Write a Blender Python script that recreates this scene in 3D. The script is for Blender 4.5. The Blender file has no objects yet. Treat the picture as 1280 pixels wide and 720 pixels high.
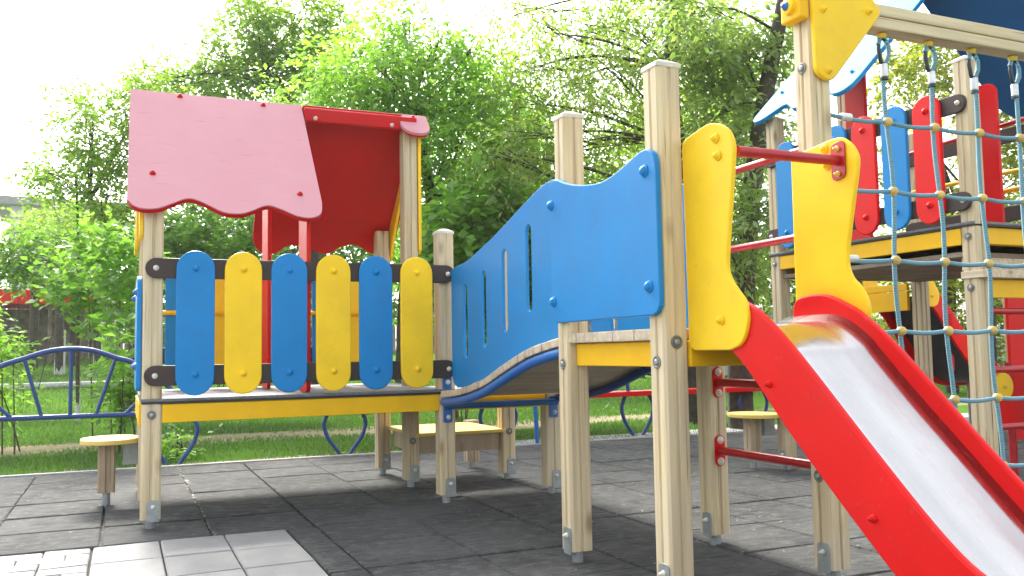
import bpy, bmesh, math, random
import numpy as np
from mathutils import Vector, Matrix
random.seed(7)
rng = np.random.default_rng(7)
PI = math.pi
scene = bpy.context.scene
COL = scene.collection

# ------------------------------------------------------------------ camera
F_PX = 1107.765
CAM = Vector((-0.1447, -5.1342, 0.9124))
YAW, PITCH, ROLL = 0.41417, 0.0728, -0.01679
fw = Vector((math.sin(YAW) * math.cos(PITCH), math.cos(YAW) * math.cos(PITCH), math.sin(PITCH)))
r0 = Vector((math.cos(YAW), -math.sin(YAW), 0)); u0 = r0.cross(fw)
rt = r0 * math.cos(ROLL) + u0 * math.sin(ROLL)
up = -r0 * math.sin(ROLL) + u0 * math.cos(ROLL)
cd = bpy.data.cameras.new('camera'); cam = bpy.data.objects.new('camera', cd); COL.objects.link(cam)
cd.sensor_width = 36; cd.lens = 36 * F_PX / 1280; cd.clip_start = 0.05; cd.clip_end = 600
cam.matrix_world = Matrix(((rt.x, up.x, -fw.x, CAM.x), (rt.y, up.y, -fw.y, CAM.y), (rt.z, up.z, -fw.z, CAM.z), (0, 0, 0, 1)))
scene.camera = cam

def at(u, v, d):
    """survey helper: place seen at picture point (u,v) and d metres along the view"""
    return CAM + (fw + rt * ((u - 640) / F_PX) - up * ((v - 360) / F_PX)) * d

# ------------------------------------------------------------------ materials
def newmat(name):
    m = bpy.data.materials.new(name); m.use_nodes = True
    nt = m.node_tree; b = nt.nodes['Principled BSDF']
    return m, nt, b
def N(nt, t, **kw):
    n = nt.nodes.new(t)
    for k, v in kw.items(): setattr(n, k, v)
    return n
def rgba(c): return (c[0], c[1], c[2], 1)
def ramp(nt, fac, stops):
    r = N(nt, 'ShaderNodeValToRGB'); nt.links.new(fac, r.inputs[0])
    el = r.color_ramp.elements
    while len(el) < len(stops): el.new(0.5)
    for e, (p, c) in zip(el, stops): e.position = p; e.color = rgba(c) if len(c) == 3 else c
    return r
def coords(nt, scale=(1, 1, 1), kind='Object'):
    tc = N(nt, 'ShaderNodeTexCoord'); mp = N(nt, 'ShaderNodeMapping'); mp.inputs['Scale'].default_value = scale
    nt.links.new(tc.outputs[kind], mp.inputs[0]); return mp.outputs[0]
def noise(nt, vec, scale, detail=4, rough=.55):
    n = N(nt, 'ShaderNodeTexNoise'); n.inputs['Scale'].default_value = scale
    n.inputs['Detail'].default_value = detail; n.inputs['Roughness'].default_value = rough
    nt.links.new(vec, n.inputs['Vector']); return n.outputs['Fac']
def mixc(nt, fac, a, b):
    m = N(nt, 'ShaderNodeMix', data_type='RGBA')
    for s, v in ((m.inputs[0], fac), (m.inputs[6], a), (m.inputs[7], b)):
        if hasattr(v, 'links') or hasattr(v, 'is_linked'): nt.links.new(v, s)
        elif isinstance(v, (int, float)): s.default_value = v
        else: s.default_value = rgba(v)
    return m.outputs[2]
def bump(nt, b, h, strength=.2, dist=.01):
    bp = N(nt, 'ShaderNodeBump'); bp.inputs['Strength'].default_value = strength; bp.inputs['Distance'].default_value = dist
    nt.links.new(h, bp.inputs['Height']); nt.links.new(bp.outputs[0], b.inputs['Normal'])

def paint(name, c, rough=.42, wear=.12, worn=None, streak=(1, 1, 1), spec=.18):
    """painted plywood / HDPE: slight mottling, scuffs and fine surface bump"""
    m, nt, b = newmat(name)
    v = coords(nt, streak)
    n1 = noise(nt, v, 5, 5); n2 = noise(nt, v, 38, 5, .65)
    dark = tuple(x * (1 - wear) for x in c)
    c1 = ramp(nt, n1, [(.3, dark), (.7, c)])
    w = worn or tuple(min(1, x * .75 + .12) for x in c)
    sc = ramp(nt, n2, [(.62, (0, 0, 0)), (.78, (1, 1, 1))])
    mm = N(nt, 'ShaderNodeMath', operation='MULTIPLY'); nt.links.new(sc.outputs[0], mm.inputs[0]); mm.inputs[1].default_value = .45
    sv = N(nt, 'ShaderNodeVectorRotate'); sv.inputs['Axis'].default_value = (.5, .7, .5); sv.inputs['Angle'].default_value = .5; nt.links.new(coords(nt), sv.inputs[0])
    mp = N(nt, 'ShaderNodeMapping'); mp.inputs['Scale'].default_value = (2, 2, 34); nt.links.new(sv.outputs[0], mp.inputs[0])
    sn = noise(nt, mp.outputs[0], 3.1, 6, .75)
    s1 = ramp(nt, sn, [(.63, (0, 0, 0)), (.68, (.42, .42, .42))])
    n4 = noise(nt, coords(nt), 2.3, 6, .7); s2 = ramp(nt, n4, [(.50, (0, 0, 0)), (.72, (.36, .36, .36))])
    cA = mixc(nt, s1.outputs[0], mixc(nt, mm.outputs[0], c1.outputs[0], w), tuple(x * .45 + .01 for x in c))
    cB = mixc(nt, s2.outputs[0], cA, tuple(x * .62 + .03 for x in c))
    nt.links.new(cB, b.inputs['Base Color'])
    rr = ramp(nt, n1, [(.25, (rough - .07,) * 3), (.8, (rough + .1,) * 3)]); nt.links.new(rr.outputs[0], b.inputs['Roughness'])
    b.inputs['Specular IOR Level'].default_value = spec
    bump(nt, b, n2, .12, .003)
    return m

def wood(name, axis, light=(.65, .535, .325), dark=(.47, .36, .205), grey=.0):
    m, nt, b = newmat(name)
    sc = [22, 22, 22]; sc[axis] = 1.1
    v = coords(nt, tuple(sc)); v2 = coords(nt, (1, 1, 1))
    g = noise(nt, v, 1.6, 6, .6); blot = noise(nt, v2, 3.5, 4)
    oi = N(nt, 'ShaderNodeObjectInfo')
    c1 = ramp(nt, g, [(.32, dark), (.5, tuple(.5 * (p + q) for p, q in zip(light, dark))), (.62, light)])
    c2 = mixc(nt, ramp(nt, blot, [(.35, (0, 0, 0)), (.75, (.45, .45, .45))]).outputs[0], c1.outputs[0], (.50, .45, .37))
    ck = [60, 60, 60]; ck[axis] = 1.6
    cr = ramp(nt, noise(nt, coords(nt, tuple(ck)), 1.1, 3, .5), [(.655, (0, 0, 0)), (.70, (.7, .7, .7))])
    c2 = mixc(nt, cr.outputs[0], c2, (.17, .125, .08))
    vo = N(nt, 'ShaderNodeTexVoronoi'); kk = [7, 7, 7]; kk[axis] = 3.2; nt.links.new(coords(nt, tuple(kk)), vo.inputs['Vector']); vo.inputs['Scale'].default_value = 1.0
    kn = ramp(nt, vo.outputs['Distance'], [(.07, (.85, .85, .85)), (.16, (.3, .3, .3)), (.23, (0, 0, 0))])
    c2 = mixc(nt, kn.outputs[0], c2, (.27, .17, .09))
    hs = N(nt, 'ShaderNodeHueSaturation'); nt.links.new(c2, hs.inputs['Color'])
    hs.inputs['Saturation'].default_value = 1 - grey
    vr = N(nt, 'ShaderNodeMapRange'); nt.links.new(oi.outputs['Random'], vr.inputs[0]); vr.inputs[3].default_value = .88; vr.inputs[4].default_value = 1.1
    nt.links.new(vr.outputs[0], hs.inputs['Value'])
    nt.links.new(hs.outputs[0], b.inputs['Base Color'])
    b.inputs['Roughness'].default_value = .62
    bump(nt, b, g, .12, .003)
    return m

def plain(name, c, rough=.5, metal=0., nscale=25, var=.2):
    m, nt, b = newmat(name)
    n = noise(nt, coords(nt), nscale, 4)
    r = ramp(nt, n, [(.3, tuple(x * (1 - var) for x in c)), (.75, tuple(min(1, x * (1 + var * .5)) for x in c))])
    nt.links.new(r.outputs[0], b.inputs['Base Color'])
    b.inputs['Roughness'].default_value = rough; b.inputs['Metallic'].default_value = metal
    bump(nt, b, n, .08, .003)
    return m

def leafmat(name, dark, mid, light, trans=.5, tint=(1.4, 1.5, .75)):
    m, nt, b = newmat(name)
    nt.nodes.remove(b); out = nt.nodes['Material Output']
    g = N(nt, 'ShaderNodeNewGeometry')
    c = ramp(nt, g.outputs['Random Per Island'], [(0, dark), (.5, mid), (1, light)])
    d = N(nt, 'ShaderNodeBsdfDiffuse'); t = N(nt, 'ShaderNodeBsdfTranslucent'); gl = N(nt, 'ShaderNodeBsdfGlossy')
    gl.inputs['Roughness'].default_value = .45
    nt.links.new(c.outputs[0], d.inputs[0])
    tc = mixc(nt, 1.0, c.outputs[0], tint); tc.node.blend_type = 'MULTIPLY'
    nt.links.new(tc, t.inputs[0])
    m1 = N(nt, 'ShaderNodeMixShader'); m1.inputs[0].default_value = trans
    nt.links.new(d.outputs[0], m1.inputs[1]); nt.links.new(t.outputs[0], m1.inputs[2])
    m2 = N(nt, 'ShaderNodeMixShader'); m2.inputs[0].default_value = .06
    nt.links.new(m1.outputs[0], m2.inputs[1]); nt.links.new(gl.outputs[0], m2.inputs[2])
    nt.links.new(m2.outputs[0], out.inputs[0])
    return m

M = {}
M['blue'] = paint('blue_paint', (.014, .215, .53))
M['yellow'] = paint('yellow_paint', (.93, .60, .022))
M['beam_yellow'] = paint('yellow_beam_paint', (.84, .48, .012), .45)
M['red'] = paint('red_paint', (.66, .006, .006), .38)
M['deep_red'] = paint('deep_red_paint', (.50, .006, .007), .5, worn=(.40, .015, .015))
M['navy'] = paint('navy_paint', (.018, .13, .38), .5)
M['brown'] = paint('brown_paint', (.062, .047, .042), .5, worn=(.12, .09, .075))
M['tube_red'] = plain('red_tube', (.42, .010, .016), .3)
M['tube_blue'] = plain('blue_tube', (.016, .055, .22), .35)
M['bright_blue'] = plain('bright_blue_tube', (.02, .13, .42), .35)
M['wood_z'] = wood('wood_post', 2)
M['wood_x'] = wood('wood_beam', 0)
M['wood_y'] = wood('wood_plank', 1)
M['wood_brown'] = wood('wood_mid_brown', 2, (.40, .31, .195), (.29, .21, .125))  # darker, browner tone than the tall posts: aprons, step post, stool leg
M['wood_dark'] = wood('wood_dark_brown', 1, (.15, .09, .05), (.10, .06, .032))  # very dark brown tone for the deck joists and lower ceiling
M['plank'] = wood('plank_bare', 0, (.60, .50, .36), (.40, .31, .2))
M['cap'] = plain('pale_cap', (.60, .57, .48), .6)
M['galv'] = plain('galvanised', (.33, .36, .36), .5, .6)
M['bolt'] = plain('bolt_plastic', (.66, .64, .54), .35)
M['bolt_yellow'] = plain('bolt_yellow', (.70, .48, .06), .35)
M['ring'] = plain('bolt_recess', (.22, .2, .17), .5, .3)
M['deck'] = plain('deck_mat', (.17, .175, .18), .7, 0, 60, .35)
M['deck_edge'] = plain('deck_edge', (.03, .03, .03), .7)
M['seat_yellow'] = paint('seat_yellow', (.78, .58, .16), .5, worn=(.65, .5, .25))
M['rope'] = None
# faded pink roof (top side bleached by the weather, fine horizontal streaks of the plywood)
def faded(name, c0, c1, grain):
    m, nt, b = newmat(name)
    v = coords(nt, (2, 16, 16)); v2 = coords(nt)
    n = noise(nt, v, 3.2, 7, .65); big = noise(nt, v2, 1.8, 3)
    base = ramp(nt, big, [(.3, c0), (.75, c1)])
    cr = ramp(nt, n, [(.60, (0, 0, 0)), (.70, (.42, .42, .42))])
    nt.links.new(mixc(nt, cr.outputs[0], base.outputs[0], grain), b.inputs['Base Color'])
    b.inputs['Roughness'].default_value = .62; b.inputs['Specular IOR Level'].default_value = .06
    bump(nt, b, n, .1, .003)
    return m
M['pink'] = faded('faded_red_paint', (.52, .25, .28), (.57, .29, .32), (.36, .14, .165))
M['pale_blue'] = faded('faded_blue_paint', (.09, .34, .58), (.13, .40, .64), (.06, .26, .48))
# steel slide bed
m, nt, b = newmat('worn_steel')
v = coords(nt, (5, .6, .6)); n = noise(nt, v, 2, 4, .5); n2 = noise(nt, coords(nt), 4, 3)
r = ramp(nt, n, [(.3, (.52, .505, .49)), (.7, (.64, .625, .60))]); nt.links.new(r.outputs[0], b.inputs['Base Color'])
b.inputs['Metallic'].default_value = 1
rr = ramp(nt, n2, [(.3, (.13, .13, .13)), (.7, (.30, .30, .30))])
sc_ = noise(nt, coords(nt, (90, 4, 4)), 2.2, 5, .8); sr = ramp(nt, sc_, [(.60, (0, 0, 0)), (.66, (1, 1, 1))])
nt.links.new(mixc(nt, sr.outputs[0], rr.outputs[0], (.38, .38, .38)), b.inputs['Roughness'])
sm = noise(nt, coords(nt, (2, 1.2, 1.2)), 5, 5, .7); nt.links.new(mixc(nt, ramp(nt, sm, [(.5, (0, 0, 0)), (.75, (.22, .22, .22))]).outputs[0], r.outputs[0], (.42, .40, .37)), b.inputs['Base Color'])
bump(nt, b, noise(nt, coords(nt, (3, 2, 2)), 3.0, 3), .12, .010)
M['steel'] = m
M['under'] = plain('slide_underside', (.05, .055, .055), .5, .3)
# braided rope
m, nt, b = newmat('braided_rope')
w = N(nt, 'ShaderNodeTexWave', bands_direction='DIAGONAL'); w.inputs['Scale'].default_value = 60; w.inputs['Distortion'].default_value = 2
nt.links.new(coords(nt), w.inputs[0])
nn = noise(nt, coords(nt), 120, 3)
cr = ramp(nt, w.outputs['Fac'], [(.2, (.07, .19, .26)), (.6, (.17, .34, .43)), (.95, (.42, .55, .60))])
nt.links.new(mixc(nt, nn, cr.outputs[0], (.11, .29, .37)), b.inputs['Base Color']); b.inputs['Roughness'].default_value = .8
bump(nt, b, w.outputs['Fac'], .6, .004)
M['rope'] = m
M['knot'] = plain('knot_plastic', (.62, .44, .12), .45)
M['black'] = plain('black_thimble', (.04, .05, .06), .4, .4)
M['ferrule'] = plain('ferrule', (.7, .72, .73), .35, .3)

# ------------------------------------------------------------------ object helpers
def link(name, me, mat, parent=None):
    o = bpy.data.objects.new(name, me); COL.objects.link(o)
    if mat is not None and not me.materials: me.materials.append(mat)
    if parent is not None: o.parent = parent
    return o
def tag(o, label=None, cat=None, group=None, kind=None):
    if label: o['label'] = label
    if cat: o['category'] = cat
    if group: o['group'] = group
    if kind: o['kind'] = kind
    return o
def thing(name, label, cat, loc=(0, 0, 0), rz=0, group=None):
    o = bpy.data.objects.new(name, None); COL.objects.link(o); o.empty_display_size = .1
    o.location = loc; o.rotation_euler = (0, 0, rz)
    return tag(o, label, cat, group)
def mesh(name, V, Fc, smooth=False):
    me = bpy.data.meshes.new(name); me.from_pydata([tuple(v) for v in V], [], Fc); me.validate(); me.update()
    bm = bmesh.new(); bm.from_mesh(me); bmesh.ops.recalc_face_normals(bm, faces=bm.faces); bm.to_mesh(me); bm.free()
    if smooth: me.polygons.foreach_set('use_smooth', [True] * len(me.polygons))
    return me
class MB:
    def __init__(s): s.V = []; s.F = []
    def add(s, V, Fc):
        k = len(s.V); s.V += [Vector(v) for v in V]; s.F += [tuple(i + k for i in f) for f in Fc]; return s
    def box(s, x0, x1, y0, y1, z0, z1):
        return s.add([(x0, y0, z0), (x1, y0, z0), (x1, y1, z0), (x0, y1, z0), (x0, y0, z1), (x1, y0, z1), (x1, y1, z1), (x0, y1, z1)],
                     [(0, 3, 2, 1), (4, 5, 6, 7), (0, 1, 5, 4), (1, 2, 6, 5), (2, 3, 7, 6), (3, 0, 4, 7)])
    def tube(s, pts, r, n=12, cap=True):
        pts = [Vector(p) for p in pts]; rs = r if isinstance(r, (list, tuple)) else [r] * len(pts)
        V = []; Fc = []; ref = None
        for i, p in enumerate(pts):
            t = (pts[min(i + 1, len(pts) - 1)] - pts[max(i - 1, 0)])
            if t.length < 1e-9: t = Vector((0, 0, 1))
            t.normalize()
            if ref is None: ref = Vector((1, 0, 0)) if abs(t.x) < .8 else Vector((0, 1, 0))
            a = (ref - t * ref.dot(t)).normalized(); ref = a; bb = t.cross(a)
            for k in range(n):
                an = 2 * PI * k / n; V.append(p + (a * math.cos(an) + bb * math.sin(an)) * rs[i])
        for i in range(len(pts) - 1):
            for k in range(n):
                Fc.append((i * n + k, i * n + (k + 1) % n, (i + 1) * n + (k + 1) % n, (i + 1) * n + k))
        if cap: Fc.append(tuple(range(n))[::-1]); Fc.append(tuple((len(pts) - 1) * n + k for k in range(n)))
        return s.add(V, Fc)
    def lathe(s, prof, c, axis, n=16):
        """profile of (radius, height) turned about an axis through c"""
        ax = Vector(axis).normalized(); c = Vector(c)
        a = ax.orthogonal().normalized(); b2 = ax.cross(a); V = []; Fc = []
        for (r, h) in prof:
            for k in range(n):
                an = 2 * PI * k / n; V.append(c + ax * h + (a * math.cos(an) + b2 * math.sin(an)) * max(r, 1e-4))
        for i in range(len(prof) - 1):
            for k in range(n): Fc.append((i * n + k, i * n + (k + 1) % n, (i + 1) * n + (k + 1) % n, (i + 1) * n + k))
        Fc.append(tuple(range(n))[::-1]); Fc.append(tuple((len(prof) - 1) * n + k for k in range(n)))
        return s.add(V, Fc)
    def build(s, name, mat, parent=None, bevel=0., smooth=False, seg=2):
        o = link(name, mesh(name, s.V, s.F, smooth), mat, parent)
        if bevel:
            md = o.modifiers.new('edge', 'BEVEL'); md.width = bevel; md.segments = seg; md.limit_method = 'ANGLE'; md.angle_limit = math.radians(35)
        return o
def smooth_angle(o, deg=40):
    me = o.data
    bm = bmesh.new(); bm.from_mesh(me)
    for f in bm.faces: f.smooth = True
    for e in bm.edges:
        if len(e.link_faces) == 2 and e.calc_face_angle(0) > math.radians(deg): e.smooth = False
    bm.to_mesh(me); bm.free(); return o

def frame(o, ex, ey, ez):
    """matrix whose x,y,z axes are ex,ey,ez at o"""
    return Matrix(((ex[0], ey[0], ez[0], o[0]), (ex[1], ey[1], ez[1], o[1]), (ex[2], ey[2], ez[2], o[2]), (0, 0, 0, 1)))
FX = lambda x: frame((x, 0, 0), (0, 1, 0), (0, 0, 1), (1, 0, 0))      # outline in (Y,Z), thickness along X
FY = lambda y: frame((0, y, 0), (1, 0, 0), (0, 0, 1), (0, -1, 0))     # outline in (X,Z), thickness along Y
FZ = lambda z: frame((0, 0, z), (1, 0, 0), (0, 1, 0), (0, 0, 1))

def panel(name, outline, th, mat, parent, mtx, holes=(), bev=.005):
    """board cut to an outline (with holes), rounded edges, real thickness"""
    cu = bpy.data.curves.new(name, 'CURVE'); cu.dimensions = '2D'; cu.fill_mode = 'BOTH'
    cu.extrude = th / 2 - bev; cu.bevel_depth = bev; cu.bevel_resolution = 1; cu.offset = -bev
    for loop in [outline] + list(holes):
        sp = cu.splines.new('POLY'); sp.points.add(len(loop) - 1)
        for p, q in zip(sp.points, loop): p.co = (q[0], q[1], 0, 1)
        sp.use_cyclic_u = True; sp.use_smooth = False
    tmp = bpy.data.objects.new(name, cu); COL.objects.link(tmp)
    dg = bpy.context.evaluated_depsgraph_get()
    me = bpy.data.meshes.new_from_object(tmp.evaluated_get(dg))
    bpy.data.objects.remove(tmp); bpy.data.curves.remove(cu)
    me.transform(mtx); me.name = name; me.materials.clear()
    bm = bmesh.new(); bm.from_mesh(me); bmesh.ops.remove_doubles(bm, verts=bm.verts, dist=1e-5)
    bmesh.ops.recalc_face_normals(bm, faces=bm.faces); bm.to_mesh(me); bm.free()
    return link(name, me, mat, parent)

def rc(pts, n=7):
    """polygon of (x,y,r): corners rounded with radius r"""
    out = []; m = len(pts)
    for i in range(m):
        x, y, r = pts[i]; p = Vector((x, y)); a = Vector(pts[i - 1][:2]) - p; b2 = Vector(pts[(i + 1) % m][:2]) - p
        if r <= 0: out.append((x, y)); continue
        a.normalize(); b2.normalize(); ang = a.angle(b2); d = r / math.tan(ang / 2)
        c = p + (a + b2).normalized() * (r / math.sin(ang / 2)); s = p + a * d; e = p + b2 * d
        a0 = math.atan2(s.y - c.y, s.x - c.x); a1 = math.atan2(e.y - c.y, e.x - c.x); da = (a1 - a0 + PI) % (2 * PI) - PI
        for k in range(n + 1):
            t = a0 + da * k / n; out.append((c.x + r * math.cos(t), c.y + r * math.sin(t)))
    return out
def cat(pts, n=6, closed=False):
    """smooth curve through the points"""
    P = [Vector(p) for p in pts]; out = []; m = len(P)
    for i in range(m if closed else m - 1):
        g = lambda k: P[k % m] if closed else P[max(0, min(m - 1, k))]
        p0, p1, p2, p3 = g(i - 1), g(i), g(i + 1), g(i + 2)
        for k in range(n):
            t = k / n
            out.append(tuple(.5 * ((2 * p1) + (p2 - p0) * t + (2 * p0 - 5 * p1 + 4 * p2 - p3) * t * t + (3 * p1 - p0 - 3 * p2 + p3) * t ** 3)))
    if not closed: out.append(tuple(P[-1]))
    return out
def stadium(cx, z0, z1, w, n=12):
    r = w / 2; o = []
    for k in range(n + 1): t = PI * k / n; o.append((cx + r * math.cos(t), z1 - r + r * math.sin(t)))
    for k in range(n + 1): t = PI + PI * k / n; o.append((cx + r * math.cos(t), z0 + r + r * math.sin(t)))
    return o
def hstadium(x0, x1, zc, h, n=10):
    r = h / 2; o = []
    for k in range(n + 1): t = -PI / 2 + PI * k / n; o.append((x1 - r + r * math.cos(t), zc + r * math.sin(t)))
    for k in range(n + 1): t = PI / 2 + PI * k / n; o.append((x0 + r + r * math.cos(t), zc + r * math.sin(t)))
    return o

def dome(parent, c, ax, mat, r=.016, name='bolt_cap'):
    """domed plastic bolt cap"""
    o = MB().lathe([(r * 1.35, 0), (r * 1.35, .004), (r, .006), (r * .9, .012), (r * .6, .018), (r * .15, .021)], c, ax, 12).build(name, mat, parent, smooth=False)
    return smooth_angle(o, 50)
def washer(parent, c, ax, r=.024):
    """countersunk bolt in a dark ring"""
    o = MB().lathe([(r, 0), (r, .003), (r * .75, .004), (r * .6, .001)], c, ax, 14).build('bolt_recess', M['ring'], parent)
    MB().lathe([(r * .5, 0), (r * .5, .006), (r * .25, .010)], c, ax, 10).build('bolt_head', M['galv'], o)
    return o

PS = .05
def post_section(h=PS, ch=.009, g=.0075):
    """square laminated post: chamfered corners, a groove down each face"""
    o = []
    for (dx, dy) in ((1, 0), (0, 1), (-1, 0), (0, -1)):
        tx, ty = -dy, dx
        for t, n_ in ((-h + ch, h), (-g, h), (-g * .4, h - g), (g * .4, h - g), (g, h), (h - ch, h)):
            o.append((dx * n_ + tx * t, dy * n_ + ty * t))
    return o
SEC = post_section()
def post(parent, x, y, z1, z0=.07, cap=True, plates=(), bolts=(), mat='wood_z'):
    n = len(SEC); mb = MB()
    V = [(x + a, y + b2, z0) for a, b2 in SEC] + [(x + a, y + b2, z1) for a, b2 in SEC]
    mb.add(V, [tuple(range(n))[::-1], tuple(range(n, 2 * n))] + [(i, (i + 1) % n, n + (i + 1) % n, n + i) for i in range(n)])
    o = mb.build('post', M[mat], parent)
    if cap:
        h = PS + .003
        MB().add([(x - h, y - h, z1 - .012), (x + h, y - h, z1 - .012), (x + h, y + h, z1 - .012), (x - h, y + h, z1 - .012),
                  (x - h, y - h, z1 + .006), (x + h, y - h, z1 + .006), (x + h, y + h, z1 + .006), (x - h, y + h, z1 + .006),
                  (x - .02, y - .02, z1 + .024), (x + .02, y - .02, z1 + .024), (x + .02, y + .02, z1 + .024), (x - .02, y + .02, z1 + .024)],
                 [(0, 3, 2, 1), (0, 1, 5, 4), (1, 2, 6, 5), (2, 3, 7, 6), (3, 0, 4, 7), (4, 5, 9, 8), (5, 6, 10, 9), (6, 7, 11, 10), (7, 4, 8, 11), (8, 9, 10, 11)]).build('post_cap', M['cap'], o, .003)
    if z0 > .02 and z0 < .3:
        smooth_angle(MB().lathe([(.024, 0), (.024, z0 + .01)], (x, y, -.01), (0, 0, 1), 12).build('metal_foot', M['galv'], o), 40)
    for ax in plates:
        ax = Vector(ax); t = Vector((-ax.y, ax.x, 0)); c = Vector((x, y, 0)) + ax * (PS + .003) + t * .012
        f = frame((c.x, c.y, 0), t, (0, 0, 1), ax)
        p_ = panel('foot_plate', rc([(-.032, z0 - .012, .006), (.032, z0 - .012, .006), (.032, z0 + .10, .018), (-.032, z0 + .10, .018)], 4), .006, M['galv'], o, f, bev=.001)
        cc = c + ax * .003; dome(o, (cc.x, cc.y, z0 + .065), ax, M['bolt'], .009, 'foot_bolt')
    for (ax, z) in bolts:
        ax = Vector(ax); c = Vector((x, y, z)) + ax * (PS + .0005); washer(o, c, ax)
    return o

NX, PX_, NY, PY_ = (-1, 0, 0), (1, 0, 0), (0, -1, 0), (0, 1, 0)

# ------------------------------------------------------------------ playhouse module (front towards -y)
def playhouse(root, D, colours, roof_front, roof_back, edge, full_posts=True):
    W, B = 1.655, 1.42
    p1 = post(root, 0, 0, D + 1.02, cap=False, plates=[NY], bolts=[(NY, D - .085)])
    p2 = post(root, W, 0, D + .955, plates=[NY], bolts=[] if full_posts else [(NY, D - .085), (NY, D - .38)])
    p3 = post(root, 0, .715, D + 1.76, cap=False)
    p4 = post(root, W, .715, D + 1.76, cap=False, plates=[NY], bolts=[(NY, .33)])
    p5 = post(root, 0, B, D + 1.02, cap=False)
    p6 = post(root, W, B, D + 1.15, cap=False, plates=[NY], bolts=[(NY, D - .2)])
    # deck, dark rubbing edge and yellow beams
    dk = MB().box(-.052, W + .045, -.058, B + .05, D - .016, D).build('deck', M['deck'], root, .003)
    MB().box(-.05, W + .05, -.054, B + .05, D - .028, D - .017).build('deck_edge', M['deck_edge'], dk)
    MB().box(.052, W - .052, -.046, -.016, D - .128, D - .030).build('deck_beam', M['beam_yellow'], root, .004)
    MB().box(.052, W - .052, B + .012, B + .042, D - .128, D - .030).build('deck_beam', M['beam_yellow'], root, .004)
    MB().box(W - .03, W + .03, .052, B - .052, D - .128, D - .030).build('deck_beam', M['beam_yellow'], root, .004)
    MB().box(-.062, -.034, .02, B - .052, D - .150, D - .030).build('deck_beam', M['beam_yellow'], root, .004)
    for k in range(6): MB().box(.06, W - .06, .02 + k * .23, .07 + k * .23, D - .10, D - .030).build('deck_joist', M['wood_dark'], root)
    # front fence: two dark rails, six rounded slats
    for zc in (D + .694, D + .121):
        r = panel('rail', hstadium(-.042, W + .045, zc, .108), .026, M['brown'], root, FY(-.066), bev=.004)
        for x in (0, W): dome(r, (x + (.012 if x == 0 else 0), -.079, zc), NY, M['bolt'], .011)
    for k in range(6):
        cx = .211 + .2478 * k; c = colours[k % 2]
        s = panel('slat', stadium(cx, D + .012, D + .790, .197), .026, M[c], root, FY(-.093), bev=.007)
        for zc in (D + .694, D + .125): dome(s, (cx, -.106, zc), NY, M[c])
    # rear fence
    for zc in (D + .80, D + .23):
        panel('rail', hstadium(-.04, W + .04, zc, .108), .026, M['brown'], root, FY(B - .066), bev=.004)
    for k in range(6):
        if k in (2,) or not full_posts: continue
        cx = .215 + .2478 * k; c = colours[k % 2]
        s = panel('slat', stadium(cx, D + .10, D + .875, .197), .026, M[c], root, FY(B - .093), bev=.007)
    smooth_angle(MB().tube([(.05, B - .13, D + .52), (W - .05, B - .13, D + .52)], .016).build('grab_bar', M['beam_yellow'], root))
    # roof: ridge beam, bleached front half panel, dark rear half panel, end flap
    yr, zr, ye, ze = .72, D + 1.877, -.1, D + 1.037
    L = math.hypot(yr - ye, zr - ze); dn = Vector((0, (ye - yr) / L, (ze - zr) / L)); nf = Vector((1, 0, 0)).cross(dn)
    nf = nf if nf.z > 0 else -nf
    def ff(off=0.): return frame((0, yr + nf.y * off, zr + nf.z * off), (1, 0, 0), -dn, (1, 0, 0) and tuple(Vector((1, 0, 0)).cross(-dn)))
    wave = cat([(.902, 1.09), (.882, 1.19), (.823, 1.236), (.745, 1.226), (.675, 1.178), (.613, 1.143), (.569, 1.147), (.499, 1.197), (.433, 1.229), (.35, 1.222), (.279, 1.168), (.21, 1.119), (.157, 1.116), (.087, 1.166), (.018, 1.212), (-.052, 1.222), (-.105, 1.196), (-.136, 1.135)], 4)
    fr = panel('roof_panel', [(-.124, .0), (.92, -.0)] + [(x, -s) for x, s in wave], .008, M[roof_front], root, ff(-.004), bev=.002)
    # thin painted edge board right under the panel shows as the dark rim
    panel('roof_rim', [(-.120, -.004), (.916, -.004)] + [(x, -s - .002) for x, s in wave], .024, M[edge], fr, ff(-.0205), bev=.004)
    for (x, s) in ((.163, .04), (.669, .052), (-.006, .9), (.784, 1.02)):
        c = Vector((x, yr, zr)) + dn * s; dome(fr, c, nf, M[edge], .013)
    lb = dn.copy(); lb.y = -lb.y; nb = Vector((0, -nf.y, nf.z))
    def fb(off=0.): return frame((0, yr + .03 + nb.y * off, zr - .005 + nb.z * off), (1, 0, 0), -lb, tuple(Vector((1, 0, 0)).cross(-lb)))
    wb = cat([(1.78, 1.09), (1.76, 1.18), (1.70, 1.22), (1.60, 1.195), (1.53, 1.15), (1.446, 1.115), (1.36, 1.155), (1.278, 1.217), (1.184, 1.20), (1.088, 1.15), (.999, 1.145), (.944, 1.171), (.885, 1.23), (.805, 1.228), (.745, 1.18), (.712, 1.10)], 4)
    panel('roof_panel', [(.69, 0), (1.775, 0)] + [(x, -s) for x, s in wb], .022, M[roof_back], root, fb(-.011), bev=.004)
    MB().box(.925, 1.70, yr - .075, yr - .035, zr - .125, zr - .030).build('ridge_beam', M[edge], root, .012)
    MB().box(.925, 1.60, yr - .045, yr + .03, zr - .03, zr - .008).build('ridge_board', M[edge], root, .006)
    fl = panel('roof_flap', rc([(1.58, 0, 0), (1.785, 0, .01), (1.775, -.235, .09), (1.575, -.235, .10)]), .022, M[roof_front], root, ff(-.004), bev=.003)
    panel('roof_rim', rc([(1.585, -.004, 0), (1.78, -.004, .01), (1.77, -.240, .09), (1.58, -.240, .10)]), .012, M[edge], fl, ff(-.022), bev=.003)
    dome(fl, Vector((1.68, yr, zr)) + dn * .045 + nf * .008, nf, M[edge], .013)
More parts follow.
